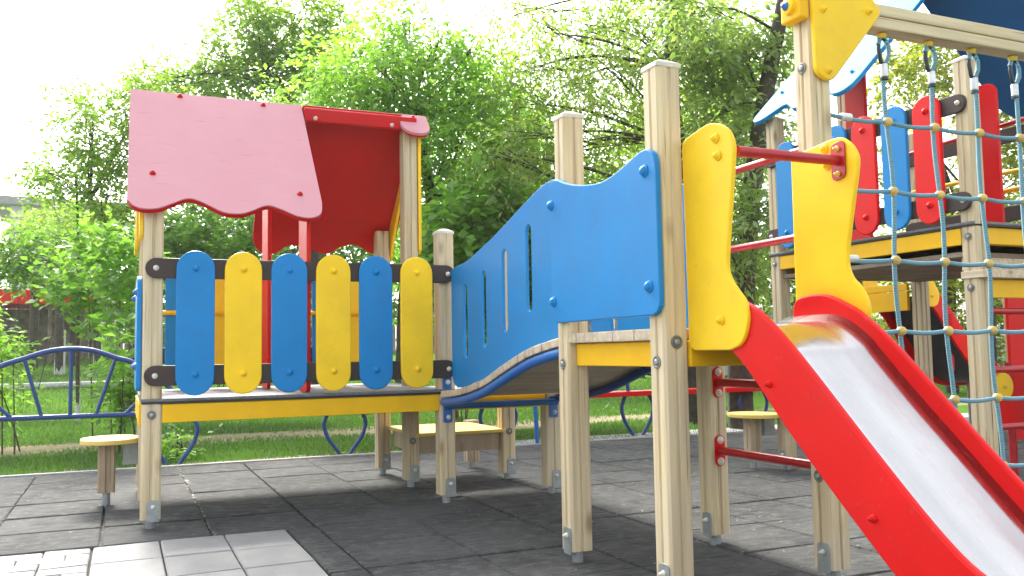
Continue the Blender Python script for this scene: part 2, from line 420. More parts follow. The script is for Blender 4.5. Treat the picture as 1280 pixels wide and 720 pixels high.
    for x in (1.0, 1.52): dome(root, (x, yr - .075, zr - .10), NY, M['bolt'], .010)
    # arched gable boards at both ends
    def gable(xc, nm='gable_board'):
        out = [(.66, zr - .13), (.80, zr - .12)] + cat([(1.02, zr - .31), (1.28, zr - .56), (1.42, zr - .73), (1.50, zr - .86), (1.51, zr - .94), (1.45, zr - .955), (1.38, zr - .92)], 5) + \
              cat([(1.33, zr - .83), (1.25, zr - .70), (1.10, zr - .52), (.95, zr - .44), (.82, zr - .50), (.76, zr - .66), (.745, zr - .84), (.735, zr - .95), (.70, zr - .975), (.665, zr - .95)], 5)
        g = panel(nm, out, .022, M['yellow'], root, FX(xc), bev=.004)
        return g
    if not full_posts: return root
    gable(W + .066)
    g2 = gable(-.068)
    panel('gable_board', [(.62, zr - .19), (.50, zr - .32)] + cat([(.30, zr - .53), (.10, zr - .74), (.0, zr - .85), (-.04, zr - .95), (0, zr - 1.02), (.045, zr - 1.0)], 5) + cat([(.07, zr - .92), (.18, zr - .76), (.35, zr - .60), (.5, zr - .52), (.62, zr - .50)], 5), .022, M['yellow'], root, FX(-.062), bev=.004)
    return root

house = thing('playhouse', 'low wooden playhouse with faded pink roof and blue and yellow slat fence', 'playhouse', (0, 0, 0))
playhouse(house, .70, ('blue', 'yellow'), 'pink', 'deep_red', 'deep_red')
# blue side wall of the house, seen on edge, and its bolts
sp = panel('side_panel', rc([(-.03, .74, .04), (.66, .74, .04), (.66, 1.36, .1), (-.03, 1.36, .1)]), .026, M['blue'], house, FX(-.066))
for y, z in ((.04, 1.27), (.6, 1.27), (.04, .87), (.6, .87)): dome(sp, (-.079, y, z), NX, M['bright_blue'], .016)
# red partition boards standing on the deck inside
def board(parent, x, y0, y1, z0, z1, mat, nm='partition_board'):
    return panel(nm, rc([(y0, z0, .04), (y1, z0, .04), (y1, z1, .06), (y0, z1, .06)]), .024, M[mat], parent, FX(x), bev=.006)
board(house, .83, -.015, .24, .705, 1.79, 'red'); board(house, .715, .70, .95, .705, 2.1, 'red')
MB().box(.63, .80, 1.28, 1.31, .72, 1.5).build('partition_board', M['red'], house, .02)

# ------------------------------------------------------------------ wavy bridge
bridge = thing('arched_bridge', 'S-curved blue bridge of narrow planks rising from the house to the slide platform', 'bridge', (0, 0, 0))
zc = cat([(-.05, .690), (-.14, .694), (-.40, .716), (-.72, .768), (-.97, .835), (-1.15, .884), (-1.34, .930), (-1.55, .962), (-1.70, .978)], 8)
def ztop(y):
    for (y0, z0), (y1, z1) in zip(zc, zc[1:]):
        if y1 <= y <= y0: return z0 + (z1 - z0) * (y - y0) / (y1 - y0)
    return zc[0][1] if y > zc[0][0] else zc[-1][1]
npl = 18; ya, yb = -.075, -1.655; dy = (yb - ya) / npl
for k in range(npl):
    y0 = ya + dy * k - .003; y1 = ya + dy * (k + 1) + .003
    z0, z1 = ztop(y0), ztop(y1); j = rng.uniform(-.004, .004)
    t = .038
    MB().add([(1.600 + j, y0, z0 - t), (2.41 + j, y0, z0 - t), (2.41 + j, y1, z1 - t), (1.600 + j, y1, z1 - t),
              (1.600 + j, y0, z0), (2.41 + j, y0, z0), (2.41 + j, y1, z1), (1.600 + j, y1, z1)],
             [(0, 3, 2, 1), (4, 5, 6, 7), (0, 1, 5, 4), (1, 2, 6, 5), (2, 3, 7, 6), (3, 0, 4, 7)]).build('plank', M['plank'], bridge, .004)
def wavepanel(x):
    top = cat([(-.075, 1.415), (-.14, 1.43), (-.34, 1.447), (-.547, 1.490), (-.78, 1.545), (-.999, 1.607), (-1.292, 1.688), (-1.42, 1.71), (-1.60, 1.715)], 6)
    bot = [(y, ztop(y) + .012) for y in np.linspace(-1.60, -.075, 26)]
    bot[-3:] = [(-.16, .712), (-.10, .735), (-.075, .775)]
    holes = []
    for (yc, zb, zt) in ((-.312, .885, 1.315), (-.602, .945, 1.37), (-.898, 1.02, 1.452), (-1.20, 1.112, 1.54)):
        holes.append(stadium(yc, zb, zt, .064, 8))
    return panel('wave_panel', top + bot, .018, M['blue'], bridge, FX(x), holes, .004)
wavepanel(1.685); wavepanel(2.335)
for x in (1.622, 2.385):
    tb = [(x, y, ztop(y) - .066) for y in np.linspace(-.07, -1.655, 30)]
    smooth_angle(MB().tube(tb, .024, 12).build('support_tube', M['bright_blue'] if x < 2 else M['tube_blue'], bridge), 60)
smooth_angle(MB().tube([(1.63, -.075, .600), (2.38, -.075, .600)], .020).build('support_tube', M['bright_blue'], bridge), 60)
for x in (1.652, 2.362):
    b_ = panel('bracket', rc([(x - .028, .50, .008), (x + .028, .50, .008), (x + .028, .632, .008), (x - .028, .632, .008)]), .006, M['bright_blue'], bridge, FY(-.055), bev=.001)
    dome(b_, (x + .004, -.059, .532), NY, M['bolt'], .011)
b_ = panel('bracket', rc([(1.622, .700, .008), (1.678, .700, .008), (1.678, .776, .008), (1.622, .776, .008)]), .006, M['bright_blue'], bridge, FY(-.055), bev=.001)
dome(b_, (1.654, -.059, .742), NY, M['bolt'], .011)

# extra bay beside the house: corner posts that carry the bridge end
bay = thing('bridge_landing', 'low landing bay with yellow edge beams between the house and the bridge foot', 'landing', (0, 0, 0))
post(bay, 2.364, 0, .68, cap=False, plates=[NY])
post(bay, 2.364, .715, 1.66, plates=[NY], bolts=[(NY, .36)])
MB().box(1.71, 2.31, -.046, -.016, .572, .668).build('edge_beam', M['beam_yellow'], bay, .004)
MB().box(1.71, 2.31, .70, .73, .572, .668).build('edge_beam', M['beam_yellow'], bay, .004)
MB().box(2.35, 2.38, .052, .663, .572, .668).build('edge_beam', M['beam_yellow'], bay, .004)
MB().box(1.71, 2.415, -.05, .765, .672, .69).build('deck', M['deck'], bay, .003)

# low step in the rear corner
step = thing('step_seat', 'low square wooden step with worn yellow top between the posts behind the bridge', 'step', (0, 0, 0))
MB().box(1.68, 2.34, .66, 1.40, .355, .378).build('tread', M['seat_yellow'], step, .004)
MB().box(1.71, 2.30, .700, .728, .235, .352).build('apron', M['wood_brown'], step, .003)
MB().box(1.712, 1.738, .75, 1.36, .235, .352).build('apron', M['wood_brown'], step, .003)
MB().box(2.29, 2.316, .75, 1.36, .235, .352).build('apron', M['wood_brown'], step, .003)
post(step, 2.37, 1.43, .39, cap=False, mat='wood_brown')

# ------------------------------------------------------------------ slide platform
plat = thing('slide_platform', 'raised plank platform on tall wooden posts with blue side board at the slide top', 'platform', (0, 0, 0))
D_, G_, E_, H_ = (1.648, -1.706), (1.648, -2.443), (2.364, -1.706), (2.364, -2.443)
post(plat, *D_, 1.945, plates=[NX], bolts=[(NX, .86)])
post(plat, *G_, 1.945, plates=[NX], bolts=[(NX, .87), (NY, .94)])
post(plat, *E_, 1.84, plates=[NX], bolts=[])
post(plat, *H_, 2.62, plates=[NX], bolts=[(NX, 2.02), (NX, .42)])
for k in range(5):
    y0 = -1.665 - k * .1555
    MB().box(1.600 + rng.uniform(-.003, .003), 2.41, y0 - .152, y0, .948, .990).build('plank', M['plank'], plat, .005)
    dy = None
for (x0, x1, y0, y1) in ((1.635, 1.665, -2.39, -1.76), (2.35, 2.38, -2.39, -1.76), (1.701, 2.311, -2.502, -2.472), (1.702, 2.31, -1.72, -1.69)):
    MB().box(x0, x1, y0, y1, .852, .945).build('edge_beam', M['beam_yellow'], plat, .004)
fp = panel('side_board', cat([(-1.66, 1.632), (-1.668, 1.652), (-1.69, 1.665), (-1.72, 1.663), (-1.80, 1.632), (-1.90, 1.606), (-1.99, 1.590), (-2.08, 1.580), (-2.16, 1.582), (-2.25, 1.598), (-2.34, 1.622), (-2.41, 1.638), (-2.455, 1.634), (-2.492, 1.607), (-2.503, 1.56)], 4)
           + rc([(-2.508, 1.035, .05), (-1.675, 1.035, .035)]) if False else
           cat([(-1.655, 1.625), (-1.663, 1.650), (-1.69, 1.664), (-1.73, 1.658), (-1.80, 1.632), (-1.90, 1.606), (-1.99, 1.590), (-2.08, 1.580), (-2.16, 1.582), (-2.25, 1.598), (-2.34, 1.622), (-2.41, 1.638), (-2.455, 1.634), (-2.492, 1.607), (-2.503, 1.56)], 4)
           + [(-2.506, 1.09), (-2.502, 1.066), (-2.488, 1.047), (-2.46, 1.036), (-1.70, 1.036), (-1.678, 1.042), (-1.668, 1.06), (-1.660, 1.12)],
           .022, M['blue'], plat, FX(1.585), bev=.005)
for (y, z) in ((-2.433, 1.559), (-2.443, 1.14), (-1.668, 1.555), (-1.675, 1.13)): dome(fp, (1.574, y, z), NX, M['blue'], .018)
# handle bars and rungs on the far side
for z, y0, y1 in ((1.71, -1.70, -2.44), (1.36, -1.70, -2.44)):
    smooth_angle(MB().tube([(2.364, y0 - .05, z), (2.364, y1 + .05, z)], .016).build('handrail', M['tube_red'], plat), 60)
for z in (.76, .45):
    r_ = smooth_angle(MB().tube([(2.364, -1.757, z), (2.364, -2.392, z)], .019).build('rung', M['tube_red'], plat), 60)
    for yy, s_ in ((-1.760, -1), (-2.389, 1)):
        f_ = panel('rung_flange', stadium(2.364, z - .07, z + .07, .052), .008, M['red'], r_, FY(yy), bev=.001)
        for dz in (-.048, .048): dome(r_, (2.364, yy + s_ * .004, z + dz), (0, s_, 0), M['bolt'], .013)

# ------------------------------------------------------------------ slides
def slide(root, X0, X1, short=False, yel=True):
    """straight slide running down -y in its own frame; side boards at x=X0 and X1"""
    top = cat([(-2.53, 1.04), (-2.545, 1.085), (-2.60, 1.102), (-2.70, 1.10), (-2.80, 1.062), (-2.88, 1.015), (-3.022, .898), (-3.317, .617), (-3.51, .443), (-3.63, .365), (-3.80, .305), (-4.05, .28), (-4.28, .275), (-4.33, .25)], 5)
    bot = cat([(-4.33, .14), (-4.25, .11), (-4.0, .11), (-3.75, .13), (-3.53, .20), (-3.42, .27), (-3.301, .365), (-3.008, .628), (-2.80, .835), (-2.706, .905), (-2.62, .925), (-2.53, .93)], 5)
    for x in (X0 - .009, X1 + .012):
        s = panel('side_board', top + bot, .024, M['red'], root, FX(x), bev=.007)
        for (y, z) in ((-2.90, .80), (-3.3, .45)): dome(s, (x - .012, y, z), NX, M['red'], .009)
    bed = cat([(-2.50, 1.000), (-2.70, 1.002), (-2.80, .982), (-2.90, .918), (-2.948, .870), (-3.099, .722), (-3.235, .595), (-3.428, .415), (-3.58, .290), (-3.72, .220), (-3.9, .185), (-4.25, .175), (-4.30, .15)], 6)
    mb = MB(); n = len(bed); t = .006; xs = np.linspace(X0 + .004, X1, 9); V = []; Fc = []
    for (y, z) in bed:
        for i, x in enumerate(xs):
            e = abs(i - 4) / 4; lift = .028 * max(0, e - .55) ** 2 / .2   # sheet turns up slightly at its long edges
            V.append((x, y, z + lift))
    m_ = len(xs)
    for i in range(n - 1):
        for k in range(m_ - 1): Fc.append((i * m_ + k, i * m_ + k + 1, (i + 1) * m_ + k + 1, (i + 1) * m_ + k))
    o = mb.add(V, Fc).build('slide_bed', M['steel'], root, smooth=True)
    md = o.modifiers.new('gauge', 'SOLIDIFY'); md.thickness = .004; md.offset = -1
    MB().add([(X0 + .006, y, z - .012) for y, z in bed] + [(X1 - .002, y, z - .012) for y, z in bed] + [(X0 + .006, y, z - .03) for y, z in bed] + [(X1 - .002, y, z - .03) for y, z in bed],
             [(i, i + 1, n + i + 1, n + i) for i in range(n - 1)] + [(2 * n + i, 3 * n + i, 3 * n + i + 1, 2 * n + i + 1) for i in range(n - 1)] +
             [(i, 2 * n + i, 2 * n + i + 1, i + 1) for i in range(n - 1)] + [(n + i, n + i + 1, 3 * n + i + 1, 3 * n + i) for i in range(n - 1)]).build('bed_backing', M['under'], root)
    if yel:
        out = cat([(-2.515, 1.672), (-2.61, 1.689), (-2.66, 1.691), (-2.715, 1.672), (-2.755, 1.640), (-2.776, 1.592), (-2.772, 1.53), (-2.752, 1.40), (-2.732, 1.276), (-2.722, 1.19), (-2.735, 1.148), (-2.772, 1.105), (-2.808, 1.066), (-2.821, 1.015), (-2.806, .962), (-2.775, .925), (-2.72, .908)], 4)
        out += [(-2.525, .909), (-2.502, .918), (-2.492, .94), (-2.485, 1.64), (-2.492, 1.660)]
        out2 = cat([(-2.507, 1.640), (-2.624, 1.652), (-2.745, 1.660), (-2.795, 1.638), (-2.828, 1.598), (-2.838, 1.546), (-2.805, 1.397), (-2.776, 1.26), (-2.772, 1.20), (-2.79, 1.155), (-2.825, 1.12), (-2.857, 1.058), (-2.85, 1.0), (-2.80, .945), (-2.72, .908)], 4) + [(-2.535, .909), (-2.513, .918), (-2.503, .94)]
        for x, oo in ((X0 - .0255, out), (X1 + .050, out2)):
            yp = panel('guard_board', oo, .019, M['yellow'], root, FX(x), bev=.006)
            for (y, z) in ((-2.689, 1.630), (-2.699, 1.568), (-2.686, 1.01)): dome(yp, (x - .011, y, z), NX, M['yellow'], .013)
        hb = smooth_angle(MB().tube([(X0, -2.755, 1.574), (X1 + .03, -2.755, 1.574)], .019).build('handle_bar', M['tube_red'], root), 60)
        fl = panel('bar_flange', rc([(-2.79, 1.51, .02), (-2.725, 1.50, .02), (-2.725, 1.635, .02), (-2.79, 1.645, .02)]), .006, M['tube_red'], hb, FX(X1 + .035), bev=.001)
        for dz in (-.045, .045): dome(hb, (X1 + .032, -2.757, 1.57 + dz), NX, M['bolt_yellow'], .008)
    return root
sl = thing('slide', 'red sided steel slide with yellow guard boards in front at the right', 'slide', (0, 0, 0))
slide(sl, 1.735, 2.140)
for x in (1.80, 2.09): smooth_angle(MB().tube([(x, -4.05, 0), (x, -4.05, .15)], .02).build('leg', M['galv'], sl))
sl2 = thing('slide', 'distant red slide showing its dark underside behind the rope net', 'slide', (0, 0, 0))
slide(sl2, -.27, .27)
sl2.rotation_euler = (0, 0, 1.75); sl2.location = (4.12, .72, .37)
for x in (-.14, .14): smooth_angle(MB().tube([(x, -4.05, -.37), (x, -4.05, .15)], .02).build('leg', M['galv'], sl2))

# ------------------------------------------------------------------ climbing frame and rope net
cf = thing('climbing_frame', 'wooden cross beam with yellow corner bracket carrying the rope net', 'climbing frame', (0, 0, 0))
MB().box(2.416, 4.10, -2.49, -2.40, 2.222, 2.270).build('top_beam', M['wood_x'], cf, .006)
MB().box(2.416, 4.10, -2.488, -2.402, 2.274, 2.325).build('top_beam', M['wood_x'], cf, .006)
post(cf, 4.16, -2.443, 2.36, plates=[NX])
yb_ = panel('corner_bracket', rc([(2.312, 2.45, .02), (2.52, 2.45, .02), (2.675, 2.27, .03), (2.39, 1.945, .055), (2.318, 1.985, .045), ], 6), .026, M['yellow'], cf, FY(-2.508), bev=.007)
for (x, z) in ((2.36, 2.24), (2.60, 2.265), (2.375, 1.995)): dome(yb_, (x, -2.521, z), NY, M['yellow'], .011)
kb = MB().box(2.262, 2.312, -2.50, -2.39, 2.205, 2.30).build('end_block', M['beam_yellow'], cf, .008)
smooth_angle(MB().lathe([(.032, 0), (.032, .016), (.024, .02)], (2.262, -2.445, 2.262), NX, 16).build('washer_disc', M['yellow'], kb))
dome(kb, (2.242, -2.445, 2.262), NX, M['bright_blue'], .013)
net = thing('rope_net', 'blue rope climbing net with yellow knots hanging from the wooden cross beam', 'net', (0, 0, 0))
vx = [2.752, 3.020, 3.284, 3.550, 3.815]; hz = [1.842, 1.552, 1.265, .974, .684, .395]
RY = -2.443
def ropex(k, z): return vx[k] + .024 * (2.2 - z) * (.7 + .3 * math.sin(k)) + .005 * math.sin(z * 9 + k * 1.7)
for k in range(5):
    pts = [(ropex(k, z), RY + .006 * math.sin(z * 7 + k), z) for z in np.linspace(2.085, .10, 40)]
    ro = smooth_angle(MB().tube(pts, .0092, 8).build('vertical_rope', M['rope'], net), 80)
    # thimble eye, shackle and ferrule under the beam
    ey = [(vx[k] + .030 * math.sin(t) * (1.0 if abs(t) < 2.6 else .8), RY, 2.155 + .045 * math.cos(t)) for t in np.linspace(0, 2 * PI, 21)]
    ey = [(x, y, z - (0.02 if z < 2.125 else 0)) for x, y, z in ey]
    th = smooth_angle(MB().tube(ey, .0085, 8).build('thimble_eye', M['black'], net), 80)
    smooth_angle(MB().tube([(vx[k] - .026, RY, 2.17), (vx[k] - .010, RY, 2.205), (vx[k] + .012, RY, 2.205), (vx[k] + .028, RY - .004, 2.165), (vx[k] + .024, RY - .006, 2.125), (vx[k] + .004, RY, 2.085)], .0095, 8).build('rope_loop', M['rope'], th), 80)
    MB().lathe([(.018, 0), (.022, .006), (.016, .022)], (vx[k] - .004, RY, 2.219), (0, 0, -1), 10).build('eye_bolt', M['bolt_yellow'], th)
    smooth_angle(MB().lathe([(.0145, 0), (.0155, .004), (.0155, .05), (.014, .054)], (ropex(k, 2.08), RY, 2.035), (0, 0, 1), 12).build('ferrule', M['ferrule'], net), 50)
    MB().lathe([(.017, 0), (.017, .008)], (ropex(k, 2.02), RY, 2.022), (0, 0, 1), 12).build('crimp_ring', M['black'], ro)
for i, z in enumerate(hz):
    xs = [2.42] + [ropex(k, z) for k in range(5)] + [4.105]
    pts = []
    for a, b2 in zip(xs, xs[1:]):
        for t in np.linspace(0, 1, 7)[:-1]:
            pts.append((a + (b2 - a) * t, RY - .004, z - .010 * math.sin(PI * t) + (.012 * (2.75 - a) if a < 2.5 and i == 0 else 0) * (1 - t)))
    pts.append((xs[-1], RY - .004, z))
    ro = smooth_angle(MB().tube(pts, .0092, 8).build('horizontal_rope', M['rope'], net), 80)
    smooth_angle(MB().lathe([(.016, 0), (.016, .05)], (2.50, RY - .004, z), (1, 0, 0), 10).build('ferrule', M['ferrule'], ro), 50)
    for k in range(5):
        kn = MB().lathe([(.004, -.022), (.014, -.018), (.019, -.008), (.0205, 0), (.019, .008), (.014, .018), (.004, .022)], (ropex(k, z), RY - .004, z), (.9, .3, .25 * math.sin(k + i)), 12).build('knot', M['knot'], net)
        smooth_angle(kn, 80)

# ------------------------------------------------------------------ play tower at the right
tower = thing('play_tower', 'tall play tower with blue roof and red and blue slats on high yellow edged deck', 'play tower', (4.35, .10, 0), -PI / 2)
TD = 1.62
playhouse(tower, TD, ('blue', 'red'), 'pale_blue', 'navy', 'blue', False)
# in the tower frame: x runs towards the camera, y runs away to the right
for (x, y, z1) in ((.22, .60, 3.05), (1.28, .62, 2.60)):
    panel('partition_board', rc([(x - .10, TD + .004, .01), (x + .10, TD + .004, .01), (x + .10, z1, .07), (x - .10, z1, .03)]), .03, M['red'], tower, FY(y), bev=.006)
for z in (TD + .25, TD + .68):
    smooth_angle(MB().tube([(.55, .72, z), (1.62, .72, z + .04)], .016).build('grab_bar', M['tube_red'] if z > 2 else M['beam_yellow'], tower), 60)
post(tower, 1.655, .80, TD + .5, cap=True)
# lower landing in front of the tower: step boards, beam and rungs
MB().box(1.60, 1.75, -.06, .84, 1.292, 1.335).build('step_board', M['plank'], tower, .004)
MB().box(1.56, 1.60, .0, .80, 1.345, 1.425).build('step_board', M['plank'], tower, .004)
MB().box(1.672, 1.702, .052, .75, 1.180, 1.285).build('edge_beam', M['beam_yellow'], tower, .004)
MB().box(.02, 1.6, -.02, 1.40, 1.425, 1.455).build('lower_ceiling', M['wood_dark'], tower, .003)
for z in (1.105, .768, .44):
    r_ = smooth_angle(MB().tube([(1.668, .055, z), (1.668, .745, z)], .019).build('rung', M['tube_red'], tower), 60)
    f_ = panel('rung_flange', stadium(1.668, z - .07, z + .07, .052), .008, M['red'], r_, FX(.056) @ frame((0, 0, 0), (1, 0, 0), (0, 1, 0), (0, 0, 1)), bev=.001)
    for dz in (-.048, .048): dome(r_, (1.668, .061, z + dz), PY_, M['bolt'], .013)
# far end of the tower: low board wall and a support post
for z0, z1 in ((1.20, 1.36), (1.365, 1.42), (1.49, 1.57)):
    MB().box(-.85, -.06, 1.34, 1.37, z0, z1).build('end_board', M['beam_yellow'], tower, .004)
MB().box(.62, .66, 1.36, 1.42, .02, 1.2).build('end_board', M['deck_edge'], tower, .004)
# panel with the yellow disc by the ladder
pb = thing('activity_panel', 'red play panel with round yellow disc behind the ladder rungs', 'play panel', (0, 0, 0))
panel('panel_board', rc([(4.70, .44, .04), (5.9, .20, .05), (5.9, .95, .05), (4.86, .72, .03), (4.60, 1.02, .01)]), .03, M['red'], pb, FY(-1.30), bev=.006)
dd = MB().lathe([(.085, 0), (.085, .02), (.078, .024)], (4.81, -1.316, .655), NY, 28).build('disc', M['yellow'], pb); smooth_angle(dd, 40)
dome(dd, (4.81, -1.34, .655), NY, M['bolt_yellow'], .012)
for x in (4.95, 5.75): smooth_angle(MB().tube([(x, -1.27, 0), (x, -1.27, .8)], .024).build('leg', M['tube_red'], pb))
rp = thing('climbing_wall', 'tall plain red board standing behind the tower ladder at right edge', 'climbing wall', (0, 0, 0))
panel('wall_board', rc([(7.23, .05, .02), (8.7, .05, .02), (8.7, 1.42, .03), (7.23, 1.42, .03)]), .03, M['red'], rp, FY(.45), bev=.006)
for x in (7.40, 8.6): post(rp, x, .53, 1.5)

# ------------------------------------------------------------------ stools, benches, railing
def stool(loc, label, rz=0):
    t = thing('stool', label, 'stool', loc, rz)
    o = [(.13 * math.cos(a) * 1.15, .17 * math.sin(a)) for a in np.linspace(0, 2 * PI, 33)[:-1]]
    panel('seat', [(max(-.17, x * 1.2), y * 1.25) for x, y in o], .03, M['seat_yellow'], t, FZ(.415), bev=.006)
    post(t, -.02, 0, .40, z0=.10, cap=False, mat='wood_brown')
    MB().box(.07, .17, -.03, .03, .26, .40).build('seat_bracket', M['galv'], t, .004)
    return t
stool((-.205, .93, 0), 'small round yellow stool on a short wooden post at the left of the playhouse')
stool((4.20, .28, 0), 'small yellow stool half hidden behind the red slide rail')

def tulip(parent, x, y, zt, mat='tube_blue', w=.19, nm='leg', one=0):
    """pair of bowed tube legs that swell outwards and meet near the ground"""
    for s in (-1, 1):
        if one and s != one: continue
        pts = cat([(x + s * w * .72, y, zt), (x + s * w * .98, y, zt * .78), (x + s * w, y, zt * .62), (x + s * w * .82, y, zt * .38), (x + s * w * .45, y, zt * .15), (x + s * w * .22, y, 0)], 6)
        smooth_angle(MB().tube(pts, .019, 10).build(nm, M[mat], parent), 80)
rail = thing('railing', 'blue tube railing with a fan of bars under an arched top at the left', 'railing', (0, 0, 0))
arc = cat([(-1.38, 3, .60), (-1.20, 3, .77), (-1.04, 3, .871), (-.87, 3, .93), (-.70, 3, .985), (-.526, 3, 1.004), (-.36, 3, .985), (-.195, 3, .925), (-.07, 3, .885), (.12, 3, .77), (.28, 3, .60)], 6)
smooth_angle(MB().tube(arc, .021, 12).build('top_rail', M['tube_blue'], rail), 80)
smooth_angle(MB().tube([(-1.45, 3, .455), (.40, 3, .450)], .021, 12).build('bottom_rail', M['tube_blue'], rail), 80)
for a, b2 in (((-.87, .93), (-.737, .46)), ((-.53, 1.0), (-.53, .455)), ((-.195, .93), (-.34, .455)), ((-1.24, .74), (-.95, .46)), ((.16, .73), (-.12, .455))):
    smooth_angle(MB().tube([(a[0], 3, a[1]), (b2[0], 3, b2[1])], .015, 10).build('bar', M['tube_blue'], rail), 80)
for x in (-1.35, .26): tulip(rail, x, 3.0, .45)
def bench(x0, x1, y, label, z=.455, arms=True, legs=None):
    t = thing('bench', label, 'bench', (0, 0, 0), 0, 'tube benches along the paving')
    MB().box(x0, x1, y - .13, y + .15, z - .015, z + .035).build('seat', M['red'], t, .006)
    for x in legs: tulip(t, x, y, z)
    if arms:
        for x in (4.90, 6.35):
            pts = cat([(x - .16, y + .03, z + .03), (x - .17, y + .03, z + .17), (x - .10, y + .03, z + .21), (x + .10, y + .03, z + .21), (x + .18, y + .03, z + .16), (x + .19, y + .03, z - .02)], 6)
            smooth_angle(MB().tube(pts, .020, 10).build('arm_loop', M['tube_blue'], t), 80)
    return t
bench(3.95, 6.6, 2.95, 'red plank bench with blue loop handles and bowed legs seen under the slide platform', legs=(4.83, 6.34))
bench(1.45, 3.55, 3.05, 'red bench with bowed blue legs hidden behind the house and bridge', legs=(1.745, 3.28), arms=False, z=.42)
bp = smooth_angle(MB().tube([(3.58, 2.78, 0), (3.565, 2.80, .5), (3.55, 2.80, .95)], .022, 10).build('pole', M['bright_blue']), 80)
tag(bp, 'thin straight blue pole standing on the paving edge behind the bridge', 'pole')

# ------------------------------------------------------------------ ground, paving
def gz(y): return .045 * (min(max(y, 10), 35) - 10)
rows = [-40, 9, 10, 11, 13, 16, 20, 25, 30, 34, 35, 36, 110]
gp = MB().add([(x, y, gz(y)) for y in rows for x in (-85, 95)], [(2 * i, 2 * i + 1, 2 * i + 3, 2 * i + 2) for i in range(len(rows) - 1)])
m, nt, b = newmat('lawn')
v = coords(nt); n1 = noise(nt, v, .55, 5, .6); n2 = noise(nt, v, 9, 6, .7); n3 = noise(nt, v, 60, 3, .7)
g1 = ramp(nt, n1, [(.3, (.045, .105, .014)), (.6, (.065, .145, .02)), (.75, (.11, .145, .04))])
g2 = mixc(nt, ramp(nt, n3, [(.3, (.0, .0, .0)), (.7, (.6, .6, .6))]).outputs[0], g1.outputs[0], (.095, .165, .035))
# worn strip of bare earth parallel to the paving
sx = N(nt, 'ShaderNodeSeparateXYZ'); nt.links.new(v, sx.inputs[0])
ad = N(nt, 'ShaderNodeMath', operation='MULTIPLY_ADD'); nt.links.new(noise(nt, coords(nt, (.5, 1, 1)), .8, 4), ad.inputs[0]); ad.inputs[1].default_value = 2.2; nt.links.new(sx.outputs['Y'], ad.inputs[2])
def band(c, w):
    s = N(nt, 'ShaderNodeMath', operation='SUBTRACT'); nt.links.new(ad.outputs[0], s.inputs[0]); s.inputs[1].default_value = c
    a = N(nt, 'ShaderNodeMath', operation='ABSOLUTE'); nt.links.new(s.outputs[0], a.inputs[0])
    mr = N(nt, 'ShaderNodeMapRange'); nt.links.new(a.outputs[0], mr.inputs[0]); mr.inputs[1].default_value = w; mr.inputs[2].default_value = w * .55; return mr.outputs[0]
mx = N(nt, 'ShaderNodeMath', operation='MAXIMUM'); nt.links.new(band(6.5, .75), mx.inputs[0]); nt.links.new(band(4.05, .30), mx.inputs[1])
mu = N(nt, 'ShaderNodeMath', operation='MULTIPLY'); nt.links.new(mx.outputs[0], mu.inputs[0]); nt.links.new(ramp(nt, n2, [(.3, (.3, .3, .3)), (.55, (1, 1, 1))]).outputs[0], mu.inputs[1])
nt.links.new(mixc(nt, mu.outputs[0], g2, (.30, .245, .18)), b.inputs['Base Color'])
b.inputs['Roughness'].default_value = .95; b.inputs['Specular IOR Level'].default_value = 0; bump(nt, b, n3, .6, .03)
tag(gp.build('ground', m), kind='structure')

m, nt, b = newmat('rubber_tile')
geo = N(nt, 'ShaderNodeNewGeometry'); v = coords(nt)
nA = noise(nt, v, 1.1, 4, .6); nB = noise(nt, v, 14, 6, .7); nC = noise(nt, v, 190, 4, .8); nS = noise(nt, coords(nt, (3, 26, 1)), 2.2, 6, .7)
c1 = ramp(nt, geo.outputs['Random Per Island'], [(0, (.048, .051, .053)), (1, (.080, .083, .085))])
dust = ramp(nt, nA, [(.36, (0, 0, 0)), (.72, (1, 1, 1))]); c2 = mixc(nt, dust.outputs[0], c1.outputs[0], (.17, .17, .166))
c3 = mixc(nt, ramp(nt, nB, [(.50, (0, 0, 0)), (.70, (.8, .8, .8))]).outputs[0], c2, (.235, .232, .223))
c4 = mixc(nt, ramp(nt, nC, [(.4, (0, 0, 0)), (.62, (.5, .5, .5))]).outputs[0], c3, (.026, .028, .030))
c5 = mixc(nt, ramp(nt, nS, [(.46, (0, 0, 0)), (.68, (.7, .7, .7))]).outputs[0], c4, (.20, .198, .19))
c6 = mixc(nt, ramp(nt, noise(nt, v, 4.3, 5, .7), [(.56, (0, 0, 0)), (.70, (.6, .6, .6))]).outputs[0], c5, (.030, .032, .033))
nt.links.new(c6, b.inputs['Base Color']); b.inputs['Roughness'].default_value = .85; b.inputs['Specular IOR Level'].default_value = .15; bump(nt, b, nC, 1.0, .015)
M['rubber'] = m
m, nt, b = newmat('pale_paver')
geo = N(nt, 'ShaderNodeNewGeometry'); v = coords(nt); nB = noise(nt, v, 9, 6, .7); nC = noise(nt, v, 120, 3)
c1 = ramp(nt, geo.outputs['Random Per Island'], [(0, (.20, .197, .188)), (1, (.275, .27, .258))])
c2 = mixc(nt, ramp(nt, nB, [(.4, (0, 0, 0)), (.7, (.6, .6, .6))]).outputs[0], c1.outputs[0], (.165, .165, .16))
nt.links.new(mixc(nt, ramp(nt, nC, [(.4, (0, 0, 0)), (.7, (.4, .4, .4))]).outputs[0], c2, (.29, .29, .285)), b.inputs['Base Color'])
b.inputs['Roughness'].default_value = .8; bump(nt, b, nC, .3, .004)
M['paver'] = m
M['joint'] = plain('joint_dirt', (.035, .034, .030), .95, 0, 12, .4)
M['kerb'] = plain('kerb_concrete', (.36, .365, .36), .85, 0, 14, .25)

